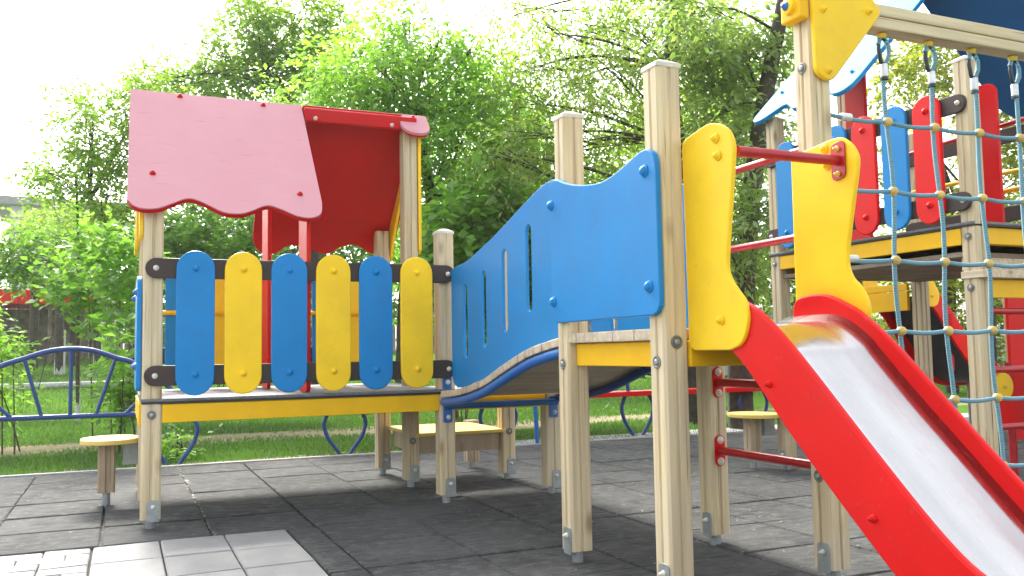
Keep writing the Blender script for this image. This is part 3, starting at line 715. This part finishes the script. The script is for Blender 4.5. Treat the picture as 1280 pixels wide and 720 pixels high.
base = MB().box(-8, 14, -8, 2.72, -.03, .004).build('paving_base', M['joint']); tag(base, kind='structure')
def tile(mb, x0, x1, y0, y1, zt, j=0.):
    dz = [rng.uniform(-.0025, .0025) for _ in range(4)]; c = .006
    V = [(x0, y0, -.01), (x1, y0, -.01), (x1, y1, -.01), (x0, y1, -.01), (x0, y0, zt - c + dz[0]), (x1, y0, zt - c + dz[1]), (x1, y1, zt - c + dz[2]), (x0, y1, zt - c + dz[3]),
         (x0 + c, y0 + c, zt + dz[0]), (x1 - c, y0 + c, zt + dz[1]), (x1 - c, y1 - c, zt + dz[2]), (x0 + c, y1 - c, zt + dz[3])]
    mb.add(V, [(0, 1, 5, 4), (1, 2, 6, 5), (2, 3, 7, 6), (3, 0, 4, 7), (4, 5, 9, 8), (5, 6, 10, 9), (6, 7, 11, 10), (7, 4, 8, 11), (8, 9, 10, 11)])
tiles = MB(); P_ = .515
ys = [2.715 - P_ * k for k in range(20)]; xs_ = [-.745 - P_ * 13 + P_ * k for k in range(42)]
for i, x in enumerate(xs_[:-1]):
    for k, y in enumerate(ys[:-1]):
        x1, y0 = x + P_, y - P_
        if x < .70 and y - .25 < -.47: continue
        ga = .004; gx = .007 if (i + 1) % 2 == 0 else .004
        tile(tiles, x + (.006 if i % 2 == 0 else ga) + rng.uniform(-.002, .002), x1 - gx, y0 + ga + rng.uniform(0, .004), y - ga, .022 + rng.uniform(-.0025, .0025))
tiles_b = tiles
for k_ in range(11):
    tile(tiles_b, .647, .796, -.395 - .515 * (k_ + 1) + .004, -.395 - .515 * k_ - .004, .022)
pv = MB(); a_ = -.04
ye = ys[6] - .0
y = -.395
edges_x = [-.262, .035, .335, .640]
row = 0
y = -.395
while y > -6:
    for x0, x1 in zip(edges_x, edges_x[1:]):
        if row == 0 or True: tile(pv, x0 + .003, x1 - .003, y - .39, y - .004, .024 + rng.uniform(-.002, .002))
    xb = -.268 - (row % 2) * .07
    yy = y
    for q in range(3):
        x = -.268 - (q % 2) * .10
        if q % 2: tile(pv, -.368, -.270, yy - .128, yy - .003, .022)
        while x > -3.2:
            tile(pv, x - .197, x - .003, yy - .128, yy - .003, .022 + rng.uniform(-.003, .003)); x -= .2
        yy -= .130
    y -= .394; row += 1
tag(tiles.build('rubber_paving', M['rubber']), kind='structure')
tag(pv.build('stone_paving', M['paver']), kind='structure')
kb_ = MB().box(-8, 3.3, 2.722, 2.775, -.02, .035).box(3.3, 14, 2.722, 3.16, -.02, .026).build('kerb', M['kerb'], None, .004); tag(kb_, kind='structure')

# fallen leaves and crumbs lying on the tiles, more of them in the wide joint
V = []; Fc = []
def litter(x, y, s, z=.027):
    a = rng.uniform(0, 2 * PI); k = len(V); ca, sa = math.cos(a) * s, math.sin(a) * s
    V.extend([(x - ca, y - sa, z), (x + sa * .5, y - ca * .5, z + s * .15), (x + ca, y + sa, z + s * rng.uniform(0, .4)), (x - sa * .5, y + ca * .5, z + s * .1)]); Fc.append((k, k + 1, k + 2, k + 3))
for _ in range(900): litter(rng.uniform(-1.6, 5.5), rng.uniform(-3.2, 2.7), rng.uniform(.003, .011))
for _ in range(320): litter(rng.uniform(2.4, 5.5), rng.uniform(-2.2, 1.2), rng.uniform(.006, .015))
for _ in range(170): litter(.285 + rng.normal(0, .010), rng.uniform(-.4, 2.7), rng.uniform(.006, .016), .020)
for _ in range(700):
    xj = rng.choice([-.745, -.23, .80, 1.315, 1.83, 2.345, 2.86, 3.375]); litter(xj + rng.normal(0, .006), rng.uniform(-2.2, 2.7), rng.uniform(.003, .008), .021)
m_l = leafmat('dry_leaf', (.12, .095, .06), (.24, .21, .16), (.42, .39, .32), .1)
tag(link('leaf_litter', mesh('leaf_litter', V, Fc), m_l), kind='stuff')

# ------------------------------------------------------------------ grass blades
def fast_mesh(name, V, nper):
    """V: (n*nper,3) array, consecutive groups of nper vertices are faces"""
    me = bpy.data.meshes.new(name); nv = len(V); nf = nv // nper
    me.vertices.add(nv); me.vertices.foreach_set('co', np.ascontiguousarray(V, dtype=np.float32).ravel())
    me.loops.add(nv); me.loops.foreach_set('vertex_index', np.arange(nv, dtype=np.int32))
    me.polygons.add(nf); me.polygons.foreach_set('loop_start', np.arange(0, nv, nper, dtype=np.int32)); me.polygons.foreach_set('loop_total', np.full(nf, nper, dtype=np.int32))
    me.update(calc_edges=True); me.validate(); return me
def grass(n, x0, x1, y0, y1, h0, h1):
    x = rng.uniform(x0, x1, n); y = y0 + (y1 - y0) * rng.uniform(0, 1, n) ** 1.3
    patch = np.sin(x * 2.1 + np.sin(y * 1.7) * 1.5) * np.cos(y * 2.6 + x * .7)
    wear = np.exp(-((y - 5.3 - .35 * np.sin(x * .9 + 1)) / .45) ** 2) * 1.1 + np.exp(-((y - 2.95 - .12 * np.sin(x * 3.1)) / .18) ** 2) * (.45 + .45 * np.sin(x * 2.3)) + np.exp(-((x - .85) / .45) ** 2 - ((y - 3.6) / .6) ** 2) + np.exp(-((x + 1.6) / .9) ** 2 - ((y - 4.9) / .5) ** 2) + np.exp(-((x - 4.2) / .6) ** 2 - ((y - 4.4) / .4) ** 2)
    keep = (rng.uniform(0, 1, n) < (.70 + .3 * patch)) & (rng.uniform(0, 1, n) > wear)
    x, y = x[keep], y[keep]; n = len(x)
    h = rng.uniform(h0, h1, n); a = rng.uniform(0, 2 * PI, n); w = rng.uniform(.003, .006, n) * (1 + y * .10)
    lx, ly = rng.normal(0, .45, n) * h, rng.normal(0, .45, n) * h
    zg = .045 * (np.clip(y, 10, 35) - 10)
    V = np.zeros((n, 3, 3)); V[:, 0] = np.stack([x - w * np.cos(a), y - w * np.sin(a), zg], 1); V[:, 1] = np.stack([x + w * np.cos(a), y + w * np.sin(a), zg], 1)
    V[:, 2] = np.stack([x + lx, y + ly, h + zg], 1)
    return V.reshape(-1, 3)
GV = np.concatenate([grass(110000, -2.5, 8.5, 2.765, 9.5, .015, .058), grass(30000, -4, 12, 9, 20, .04, .08), grass(26000, -14, 4, 18, 31, .05, .10)])
m_g = leafmat('grass_blade', (.04, .105, .012), (.065, .15, .02), (.12, .20, .04), .35)
tag(link('grass', fast_mesh('grass', GV, 3), m_g), kind='stuff')

# ------------------------------------------------------------------ trees and shrubs
M['bark'] = plain('bark', (.075, .062, .048), .95, 0, 18, .5)
M['white_bark'] = plain('limewashed_bark', (.50, .50, .47), .9, 0, 20, .3)
LF = {
    'fresh': leafmat('leaf_fresh', (.12, .21, .03), (.18, .30, .045), (.27, .38, .07), .62),
    'bright': leafmat('leaf_bright', (.13, .27, .04), (.21, .38, .06), (.30, .46, .09), .68),
    'olive': leafmat('leaf_olive', (.13, .22, .045), (.21, .31, .07), (.33, .38, .11), .64),
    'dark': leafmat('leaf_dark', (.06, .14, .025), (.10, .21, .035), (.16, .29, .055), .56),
    'lilac': leafmat('leaf_broad', (.10, .22, .035), (.15, .30, .05), (.21, .38, .075), .6),
    'gold': leafmat('leaf_gold', (.13, .17, .02), (.22, .26, .035), (.33, .34, .06), .6),
    'blueg': leafmat('leaf_bluegreen', (.13, .21, .06), (.20, .29, .09), (.29, .37, .13), .62),
}
DENS = 1.25
def unit(n):
    v = rng.normal(size=(n, 3)); return v / np.linalg.norm(v, axis=1, keepdims=True)
def leaf_cloud(clumps, density, size, aspect, droop, twig_len, per_twig, shell=.5):
    """sprays of leaves: every clump is filled with twigs, each twig carries pairs of leaves"""
    out = []; more = []
    for (c, r) in clumps:
        more.append((c, r))
        for q in range(4):
            u_ = unit(1)[0]; more.append((tuple(np.array(c) + u_ * np.array(r) * rng.uniform(.8, 1.3)), tuple(np.array(r) * rng.uniform(.3, .6))))
    for (c, r) in more:
        c = np.array(c); r = np.array(r)
        nt_ = max(4, int(DENS * density * (r[0] * r[1] + r[1] * r[2] + r[0] * r[2]) / 3))
        u = unit(nt_); rad = rng.uniform(shell, 1.0, (nt_, 1)) ** .8 * (1 + rng.normal(0, .12, (nt_, 1)))
        p0 = c + u * r * rad
        d = u * .6 + rng.normal(0, .5, (nt_, 3)); d[:, 2] -= droop; d /= np.linalg.norm(d, axis=1, keepdims=True)
        tl = twig_len * rng.uniform(.5, 1.3, (nt_, 1))
        for k in range(per_twig):
            t = (k + .5) / per_twig
            p = p0 + d * tl * t + rng.normal(0, size * .25, (nt_, 3)); p[:, 2] -= droop * .4 * tl[:, 0] * t * t
            side = np.cross(d, [0, 0, 1.0]); side /= np.maximum(np.linalg.norm(side, axis=1, keepdims=True), 1e-6)
            ax = d * .55 + side * (1 if k % 2 else -1) * .8 + rng.normal(0, .28, (nt_, 3)); ax[:, 2] -= droop * .5
            ax /= np.linalg.norm(ax, axis=1, keepdims=True)
            nrm = np.array([0, 0, 1.0]) + rng.normal(0, .55, (nt_, 3)); wv = np.cross(ax, nrm); wv /= np.maximum(np.linalg.norm(wv, axis=1, keepdims=True), 1e-6)
            nn = np.cross(wv, ax)
            L = size * rng.uniform(.6, 1.25, (nt_, 1)); W = L * aspect
            Q = np.stack([p, p + ax * L * .45 + wv * W * .5 + nn * L * .06, p + ax * L - nn * L * .08, p + ax * L * .45 - wv * W * .5 + nn * L * .06], 1)
            out.append(Q)
    return np.concatenate(out).reshape(-1, 3)
def limb(mb, pts, r0, r1, n=8):
    P = cat([tuple(p) for p in pts], 5); k = len(P)
    mb.tube(P, [r0 + (r1 - r0) * i / (k - 1) for i in range(k)], n)
def tree(name, label, cat_, d, trunk, clumps, leaf, density=260, size=.11, aspect=.42, droop=.25, twig=.45, per=9, r0=.13, bark='bark', group=None, base_px=None, shell=.45, whitewash=None, stuff=None):
    """trunk: list of picture points (u,v) at distance d, clumps: (u,v,ru,rv[,dd])"""
    T = [at(u, v, d) for u, v in trunk]
    g0 = gz(T[0].y)
    if T[0].z > g0 + .02: T = [Vector((T[0].x, T[0].y, g0 - .05))] + T
    else: T[0].z = g0 - .05
    root = thing(name, label, cat_, (T[0].x, T[0].y, g0), 0, group); o = root.location.copy()
    C_ = []
    for cl in clumps:
        u, v, ru, rv = cl[:4]; dd = d + (cl[4] if len(cl) > 4 else rng.uniform(-.8, .8))
        c = at(u, v, dd) - o; k = dd / F_PX
        C_.append(((c.x, c.y, c.z), (ru * k, max(ru, rv) * k * .8, rv * k)))
    mb = MB(); T = [p - o for p in T]; limb(mb, T, r0, r0 * .45)
    for (c, r) in C_:
        c = Vector(c); cand = [p for p in T if p.z < c.z + .1 and p.z > T[0].z + .25] or [T[-1]]
        s = min(cand, key=lambda p: (p - c).length); L = (c - s).length
        mid = s.lerp(c, .5) + Vector((rng.normal(0, .06 * L), rng.normal(0, .06 * L), .08 * L))
        limb(mb, [s, mid, c], min(r0 * .32, .010 * L + .008), .006, 6)
        for q in range(5):
            e = c + Vector(unit(1)[0]) * Vector(r).length * .45; limb(mb, [s.lerp(c, .55 + .08 * q), (c + e) / 2 + Vector((0, 0, .05)), e], .008, .003, 4)
    tk = smooth_angle(mb.build('trunk', M[bark], root), 80)
    if whitewash:
        smooth_angle(MB().tube([T[0], T[0] + Vector((0, 0, whitewash))], [r0 * 1.06, r0 * 1.03], 12).build('limewash', M['white_bark'], tk), 80)
    V = leaf_cloud(C_, density, size, aspect, droop, twig, per, shell)
    link('crown', fast_mesh('crown', V, 4), LF[leaf], root)
    return root

tree('small_tree', 'slender young tree with loose feathery crown left of the pink roof', 'tree', 13, [(168, 330), (148, 300), (128, 272), (112, 250)],
     [(118, 165, 46, 38), (155, 205, 42, 36), (85, 210, 40, 26), (135, 240, 48, 30), (172, 150, 32, 48), (75, 232, 30, 14), (105, 130, 34, 18), (185, 110, 30, 26), (60, 215, 22, 14), (150, 275, 42, 22)], 'fresh', 300, .10, .4, .2, .4, 9, .10)
tree('tall_tree', 'airy tall tree with forked dark trunk above the pink roof', 'tree', 16, [(392, 330), (370, 170), (352, 112), (330, 88)],
     [(300, 50, 36, 36), (345, 45, 36, 30), (292, 108, 42, 26), (352, 85, 42, 26), (390, 95, 36, 40), (270, 70, 24, 22), (320, 20, 30, 18), (240, 108, 44, 14), (410, 45, 40, 34), (380, 20, 36, 20), (200, 100, 30, 14)], 'fresh', 320, .12, .44, .2, .45, 9, .16)
tree('box_elder', 'large bright green feathery tree rising behind the red roof', 'tree', 12.5, [(560, 480), (552, 330), (540, 250), (520, 150)],
     [(470, 85, 58, 40), (430, 130, 50, 42), (510, 130, 60, 48), (560, 95, 40, 40), (580, 175, 48, 40), (540, 210, 54, 46), (600, 240, 46, 40), (555, 280, 50, 40), (480, 55, 42, 26), (450, 170, 50, 30), (500, 175, 50, 40), (610, 300, 50, 36), (530, 320, 36, 36), (590, 140, 34, 26), (420, 85, 34, 30), (545, 55, 26, 20), (640, 200, 40, 40), (620, 120, 34, 30), (590, 60, 30, 24), (400, 150, 30, 40), (505, 25, 34, 22), (640, 270, 40, 40)], 'bright', 300, .115, .42, .3, .5, 10, .16)
tree('willow', 'sparse drooping tree with thin hanging twigs behind the tall wooden posts', 'tree', 11, [(868, 540), (862, 300), (845, 180), (838, 85), (850, 0), (870, -60)],
     [(680, 40, 40, 28), (730, 30, 50, 28), (700, 110, 40, 34), (760, 80, 44, 34), (800, 40, 46, 36), (650, 90, 34, 24), (660, 170, 40, 36), (720, 180, 50, 30), (640, 240, 40, 46), (700, 240, 40, 34), (770, 180, 34, 30), (780, 250, 30, 34), (860, 60, 50, 40), (900, 20, 50, 34), (750, -10, 60, 24), (830, 140, 40, 30), (625, 190, 34, 34), (900, 110, 40, 30), (690, 75, 60, 40, .5), (740, 130, 60, 44, .8), (800, 110, 50, 44, .6), (660, 130, 50, 40, .7), (700, 290, 50, 40, .6), (770, 240, 50, 40, .9), (640, 20, 40, 26, .6), (800, -5, 60, 26, .5), (680, 205, 50, 40, 1.0), (880, 190, 50, 60, .8), (860, 290, 40, 50, .8)], 'olive', 230, .09, .36, .65, .5, 9, .15)
tree('acacia', 'dark trunked tree with grey green sprays left of the blue tower roof', 'tree', 10, [(925, 470), (930, 360), (938, 250), (955, 130), (972, 40), (985, -30)],
     [(930, 60, 50, 34), (900, 140, 44, 36), (950, 170, 40, 44), (905, 220, 40, 40), (940, 270, 36, 40), (900, 300, 34, 36), (960, 90, 40, 34), (890, 60, 36, 40), (1000, 20, 40, 20), (945, 340, 30, 30), (905, 360, 26, 26), (870, 10, 40, 20)], 'blueg', 370, .11, .38, .4, .45, 10, .15)
tree('poplar', 'leaning thin trunked tree with gaps of sky behind the tower roof', 'tree', 14, [(880, 500), (884, 300), (878, 120), (866, 20), (860, -40)],
     [(880, 30, 40, 30), (850, 170, 30, 30), (880, 250, 30, 40), (875, 110, 30, 30), (870, 330, 34, 40), (880, 400, 34, 40)], 'olive', 240, .105, .42, .3, .45, 9, .10)
tree('linden', 'golden green tree glowing behind the rope net and tower', 'tree', 17, [(1190, 480), (1185, 300), (1175, 200)],
     [(1120, 110, 36, 34), (1160, 80, 40, 36), (1200, 120, 40, 30), (1240, 180, 46, 36), (1270, 220, 40, 46), (1180, 300, 60, 50), (1240, 320, 60, 60), (1290, 120, 40, 40), (1110, 220, 30, 40), (1180, 390, 60, 50), (1265, 420, 60, 50), (1110, 400, 50, 50)], 'gold', 230, .13, .5, .2, .45, 8, .15)
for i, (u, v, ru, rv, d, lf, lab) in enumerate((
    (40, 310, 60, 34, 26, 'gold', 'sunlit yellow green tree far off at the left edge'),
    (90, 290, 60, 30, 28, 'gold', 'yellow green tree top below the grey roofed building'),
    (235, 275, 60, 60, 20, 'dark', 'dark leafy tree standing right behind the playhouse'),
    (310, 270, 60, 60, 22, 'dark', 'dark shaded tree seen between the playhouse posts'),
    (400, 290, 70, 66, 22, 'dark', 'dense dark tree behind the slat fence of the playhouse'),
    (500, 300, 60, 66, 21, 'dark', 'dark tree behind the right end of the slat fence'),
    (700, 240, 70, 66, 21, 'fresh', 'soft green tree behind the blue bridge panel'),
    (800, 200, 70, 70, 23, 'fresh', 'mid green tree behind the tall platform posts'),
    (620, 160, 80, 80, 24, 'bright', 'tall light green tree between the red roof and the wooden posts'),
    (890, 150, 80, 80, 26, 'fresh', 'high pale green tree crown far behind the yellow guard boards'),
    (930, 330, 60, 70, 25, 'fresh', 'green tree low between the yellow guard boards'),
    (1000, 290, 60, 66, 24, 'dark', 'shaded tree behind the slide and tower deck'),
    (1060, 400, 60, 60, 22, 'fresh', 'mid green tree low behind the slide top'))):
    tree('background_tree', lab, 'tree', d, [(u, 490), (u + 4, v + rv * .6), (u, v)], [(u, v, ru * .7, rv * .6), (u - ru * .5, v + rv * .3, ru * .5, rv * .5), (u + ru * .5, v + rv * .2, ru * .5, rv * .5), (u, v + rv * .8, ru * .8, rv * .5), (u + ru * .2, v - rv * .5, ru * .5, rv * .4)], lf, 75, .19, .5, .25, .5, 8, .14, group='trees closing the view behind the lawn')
# whitewashed trunks standing on the lawn
for (u, vb, d, lab) in ((74, 478, 24, 'limewashed tree trunk on the lawn behind the blue railing, thicker one at left'), (97, 512, 13, 'thin sapling with limewashed stem behind the middle bar of the railing'), (122, 466, 28, 'far limewashed trunk near the wooden fence, right of the thicker one')):
    r0 = .13 if d > 20 else .035; k = d / F_PX
    p0 = at(u, vb, d); gb = gz(p0.y)
    def pxv(h): return vb - (gb + h - p0.z) / k
    tree('limewashed_tree', lab, 'tree', d, [(u, vb + 4), (u, pxv(1.6)), (u + 1, pxv(2.6)), (u - 2, pxv(3.6))], [(u, pxv(4.2), 44, 22), (u + 30, pxv(3.9), 34, 20), (u - 30, pxv(3.9), 34, 20)] if d > 20 else [(u + 2, pxv(2.3), 16, 12)], 'fresh', 110, .15 if d > 20 else .08, .5, .25, .5 if d > 20 else .2, 8, r0, whitewash=1.25 if d > 20 else .7)

def shrub(label, d, u, vb, clumps, leaf, density, size, aspect, stems=3, per=7, twig=.3, droop=.1):
    g = at(u, vb, d); root = thing('shrub', label, 'shrub', (g.x, g.y, 0)); o = root.location.copy(); C_ = []
    for (cu, cv, ru, rv) in clumps:
        dd = d + rng.uniform(-.4, .4); c = at(cu, cv, dd) - o; k = dd / F_PX; C_.append(((c.x, c.y, c.z), (ru * k, max(ru, rv) * k * .8, rv * k)))
    mb = MB()
    for i in range(stems):
        c = Vector(C_[i % len(C_)][0]); b0 = Vector((rng.uniform(-.15, .15), rng.uniform(-.15, .15), -.03))
        limb(mb, [b0, b0.lerp(c, .5) + Vector((0, 0, .1)), c], .009, .003, 6)
    smooth_angle(mb.build('stems', M['bark'], root), 80)
    link('foliage', fast_mesh('foliage', leaf_cloud(C_, density, size, aspect, droop, twig, per, .4), 4), LF[leaf], root)
    return root
shrub('broad leaved lilac shrub beside the left edge of the playhouse', 9.5, 130, 545, [(110, 345, 34, 22), (150, 330, 30, 30), (132, 385, 34, 20), (162, 390, 18, 22), (92, 372, 24, 16), (140, 300, 30, 16), (165, 350, 16, 36)], 'lilac', 380, .105, .7)
shrub('young maple shoots growing up against the blue side panel', 8.4, 150, 575, [(156, 440, 14, 14), (163, 470, 9, 26), (148, 492, 9, 10), (164, 520, 7, 18)], 'lilac', 260, .10, .6, 4)
shrub('bright green bush at the far left behind the railing end', 8.8, 12, 545, [(2, 432, 20, 10), (16, 444, 18, 10), (-10, 470, 22, 26), (6, 492, 14, 14), (-40, 430, 40, 40)], 'bright', 360, .10, .45)
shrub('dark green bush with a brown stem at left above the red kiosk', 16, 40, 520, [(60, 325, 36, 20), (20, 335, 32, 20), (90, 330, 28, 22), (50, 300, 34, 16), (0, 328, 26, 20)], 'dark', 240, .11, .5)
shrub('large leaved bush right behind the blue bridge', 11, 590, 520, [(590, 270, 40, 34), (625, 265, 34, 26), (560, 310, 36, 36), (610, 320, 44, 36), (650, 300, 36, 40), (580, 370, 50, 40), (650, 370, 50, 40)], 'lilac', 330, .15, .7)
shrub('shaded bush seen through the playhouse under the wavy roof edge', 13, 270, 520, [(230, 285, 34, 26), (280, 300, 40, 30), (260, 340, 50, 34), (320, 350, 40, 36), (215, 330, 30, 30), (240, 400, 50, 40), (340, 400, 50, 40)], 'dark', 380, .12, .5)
shrub('small leafy weed at the foot of the playhouse post', 8.2, 225, 572, [(222, 545, 14, 16), (214, 560, 12, 12)], 'lilac', 300, .06, .6, 3)

# ------------------------------------------------------------------ far background structures
M['fence'] = wood('dark_fence', 2, (.12, .088, .066), (.075, .055, .042))
fe = thing('wooden_fence', 'long dark brown board fence across the back of the lawn', 'fence', (0, 0, 0))
a_, b_ = Vector((-22, 31, 0)), Vector((38, 33, 0)); nB = 200
mb = MB()
for i in range(nB):
    p = a_.lerp(b_, i / nB); q = a_.lerp(b_, (i + .9) / nB); h = 2.1 + rng.uniform(-.04, .04)
    mb.box(p.x, q.x, p.y - .012, p.y + .012, gz(p.y) - .05, gz(p.y) + h)
mb.build('boards', M['fence'], fe)
MB().add([(a_.x, a_.y + .02, 1.5), (b_.x, b_.y + .02, 1.5), (b_.x, b_.y + .06, 1.5), (a_.x, a_.y + .06, 1.5), (a_.x, a_.y + .02, 1.6), (b_.x, b_.y + .02, 1.6), (b_.x, b_.y + .06, 1.6), (a_.x, a_.y + .06, 1.6)], [(0, 3, 2, 1), (4, 5, 6, 7), (0, 1, 5, 4), (1, 2, 6, 5), (2, 3, 7, 6), (3, 0, 4, 7)]).build('rail', M['fence'], fe)
lg = MB().tube([(-2.6, 16.6, .36), (.9, 16.9, .37)], .075, 8).build('log', M['white_bark']); tag(lg, 'pale limewashed log lying on the lawn beyond the railing', 'log')
# red roofed pavilion far left
k0 = at(28, 470, 30); pav = thing('pavilion', 'small open pavilion with red canopy far behind the railing at left', 'pavilion', (k0.x, k0.y, gz(k0.y)), .15)
MB().add([(-2.4, -1.5, 1.9), (2.4, -1.5, 1.9), (2.4, 1.5, 1.9), (-2.4, 1.5, 1.9), (-2.2, -1.3, 2.4), (2.2, -1.3, 2.4), (2.2, 1.3, 2.4), (-2.2, 1.3, 2.4)], [(0, 3, 2, 1), (4, 5, 6, 7), (0, 1, 5, 4), (1, 2, 6, 5), (2, 3, 7, 6), (3, 0, 4, 7)]).build('canopy', M['red'], pav, .02)
for x in (-2.1, -.7, .7, 2.1):
    for y in (-1.2, 1.2): MB().box(x - .06, x + .06, y - .06, y + .06, -.1, 1.9).build('post', M['fence'], pav, .01)
MB().box(-2.0, 2.0, 1.1, 1.16, -.1, 1.85).build('back_wall', M['fence'], pav)
smooth_angle(MB().lathe([(.16, 0), (.20, .12), (.12, .3), (.15, .42), (.10, .6), (.02, .7)], (1.0, -.6, 2.4), (0, 0, 1), 14).build('finial', M['bright_blue'], pav), 80)
k1 = at(75, 440, 62); bl = thing('building', 'grey flat roofed building peeking over the trees at the left', 'building', (k1.x, k1.y, gz(k1.y)), .1)
M['wall'] = plain('pale_wall', (.50, .51, .52), .8, 0, 2, .12); M['roofing'] = plain('grey_roof', (.22, .23, .24), .8)
M['glass'] = plain('window_glass', (.10, .13, .16), .15)
MB().box(-3.2, 3.6, -2, 6, 0, 10.2).build('wall', M['wall'], bl)
MB().box(-3.9, 4.2, -2.6, 6.6, 10.2, 10.75).build('roof', M['roofing'], bl, .03)
for i in range(5):
    for z in (8.2, 5.2):
        w_ = MB().box(-2.7 + i * 1.25, -1.9 + i * 1.25, -2.05, -1.97, z, z + 1.3).build('window', M['wall'], bl)
        MB().box(-2.64 + i * 1.25, -1.96 + i * 1.25, -2.07, -2.052, z + .06, z + 1.24).build('pane', M['glass'], w_)
# pale wall and cluttered yard far right
k2 = at(915, 478, 24); ww = thing('wall', 'pale plastered wall beyond the lawn under the slide platform', 'wall', (k2.x, k2.y, gz(k2.y) - .1), -.3)
MB().box(-1.5, 9, -.1, .1, 0, .95).build('wall_body', M['wall'], ww, .01)
MB().box(-1.55, 9.05, -.14, .14, .952, 1.0).build('coping', M['roofing'], ww, .01)

# ------------------------------------------------------------------ thin haze volume, added to lift the trees like lens glow
hz = MB().box(-90, 100, -45, 115, -1.2, 19).build('haze', None); tag(hz, kind='stuff')
hm = bpy.data.materials.new('haze_veil'); hm.use_nodes = True; nt = hm.node_tree
nt.nodes.remove(nt.nodes['Principled BSDF']); pvn = N(nt, 'ShaderNodeVolumePrincipled')
pvn.inputs['Color'].default_value = (.97, .98, 1, 1); pvn.inputs['Density'].default_value = .0006; pvn.inputs['Anisotropy'].default_value = .45
nt.links.new(pvn.outputs[0], nt.nodes['Material Output'].inputs['Volume']); hz.data.materials.append(hm)

# ------------------------------------------------------------------ light
SUN_AZ, SUN_EL = math.radians(0), math.radians(42)
w = bpy.data.worlds.new('World'); scene.world = w; w.use_nodes = True
nt = w.node_tree; bg = nt.nodes['Background']
sky = nt.nodes.new('ShaderNodeTexSky'); sky.sky_type = 'NISHITA'; sky.sun_disc = False
sky.sun_elevation = SUN_EL; sky.sun_rotation = SUN_AZ; sky.air_density = 1.0; sky.dust_density = 4.0; sky.ozone_density = 1.0; sky.altitude = 100
hs = nt.nodes.new('ShaderNodeHueSaturation'); hs.inputs['Saturation'].default_value = .28; hs.inputs['Value'].default_value = 1.0
nt.links.new(sky.outputs[0], hs.inputs['Color']); nt.links.new(hs.outputs[0], bg.inputs['Color']); bg.inputs['Strength'].default_value = .15
ld = bpy.data.lights.new('sun', 'SUN'); ld.energy = 2.3; ld.angle = math.radians(13); ld.color = (1, .95, .86)
lo = bpy.data.objects.new('sun', ld); COL.objects.link(lo)
sd = Vector((math.sin(SUN_AZ) * math.cos(SUN_EL), math.cos(SUN_AZ) * math.cos(SUN_EL), math.sin(SUN_EL)))
lo.rotation_euler = sd.to_track_quat('Z', 'Y').to_euler(); lo.location = sd * 50

vs = scene.view_settings
vs.view_transform = 'Standard'; vs.look = 'None'; vs.gamma = 1; vs.exposure = 2.05; vs.use_curve_mapping = False
scene.cycles.max_bounces = 9; scene.cycles.transparent_max_bounces = 4; scene.cycles.diffuse_bounces = 8; scene.cycles.glossy_bounces = 3; scene.cycles.transmission_bounces = 3
scene.cycles.use_denoising = True
print('LEAFFACES', sum(len(o.data.polygons) for o in scene.objects if o.type == 'MESH' and o.name.split('.')[0] in ('crown', 'foliage', 'grass')))
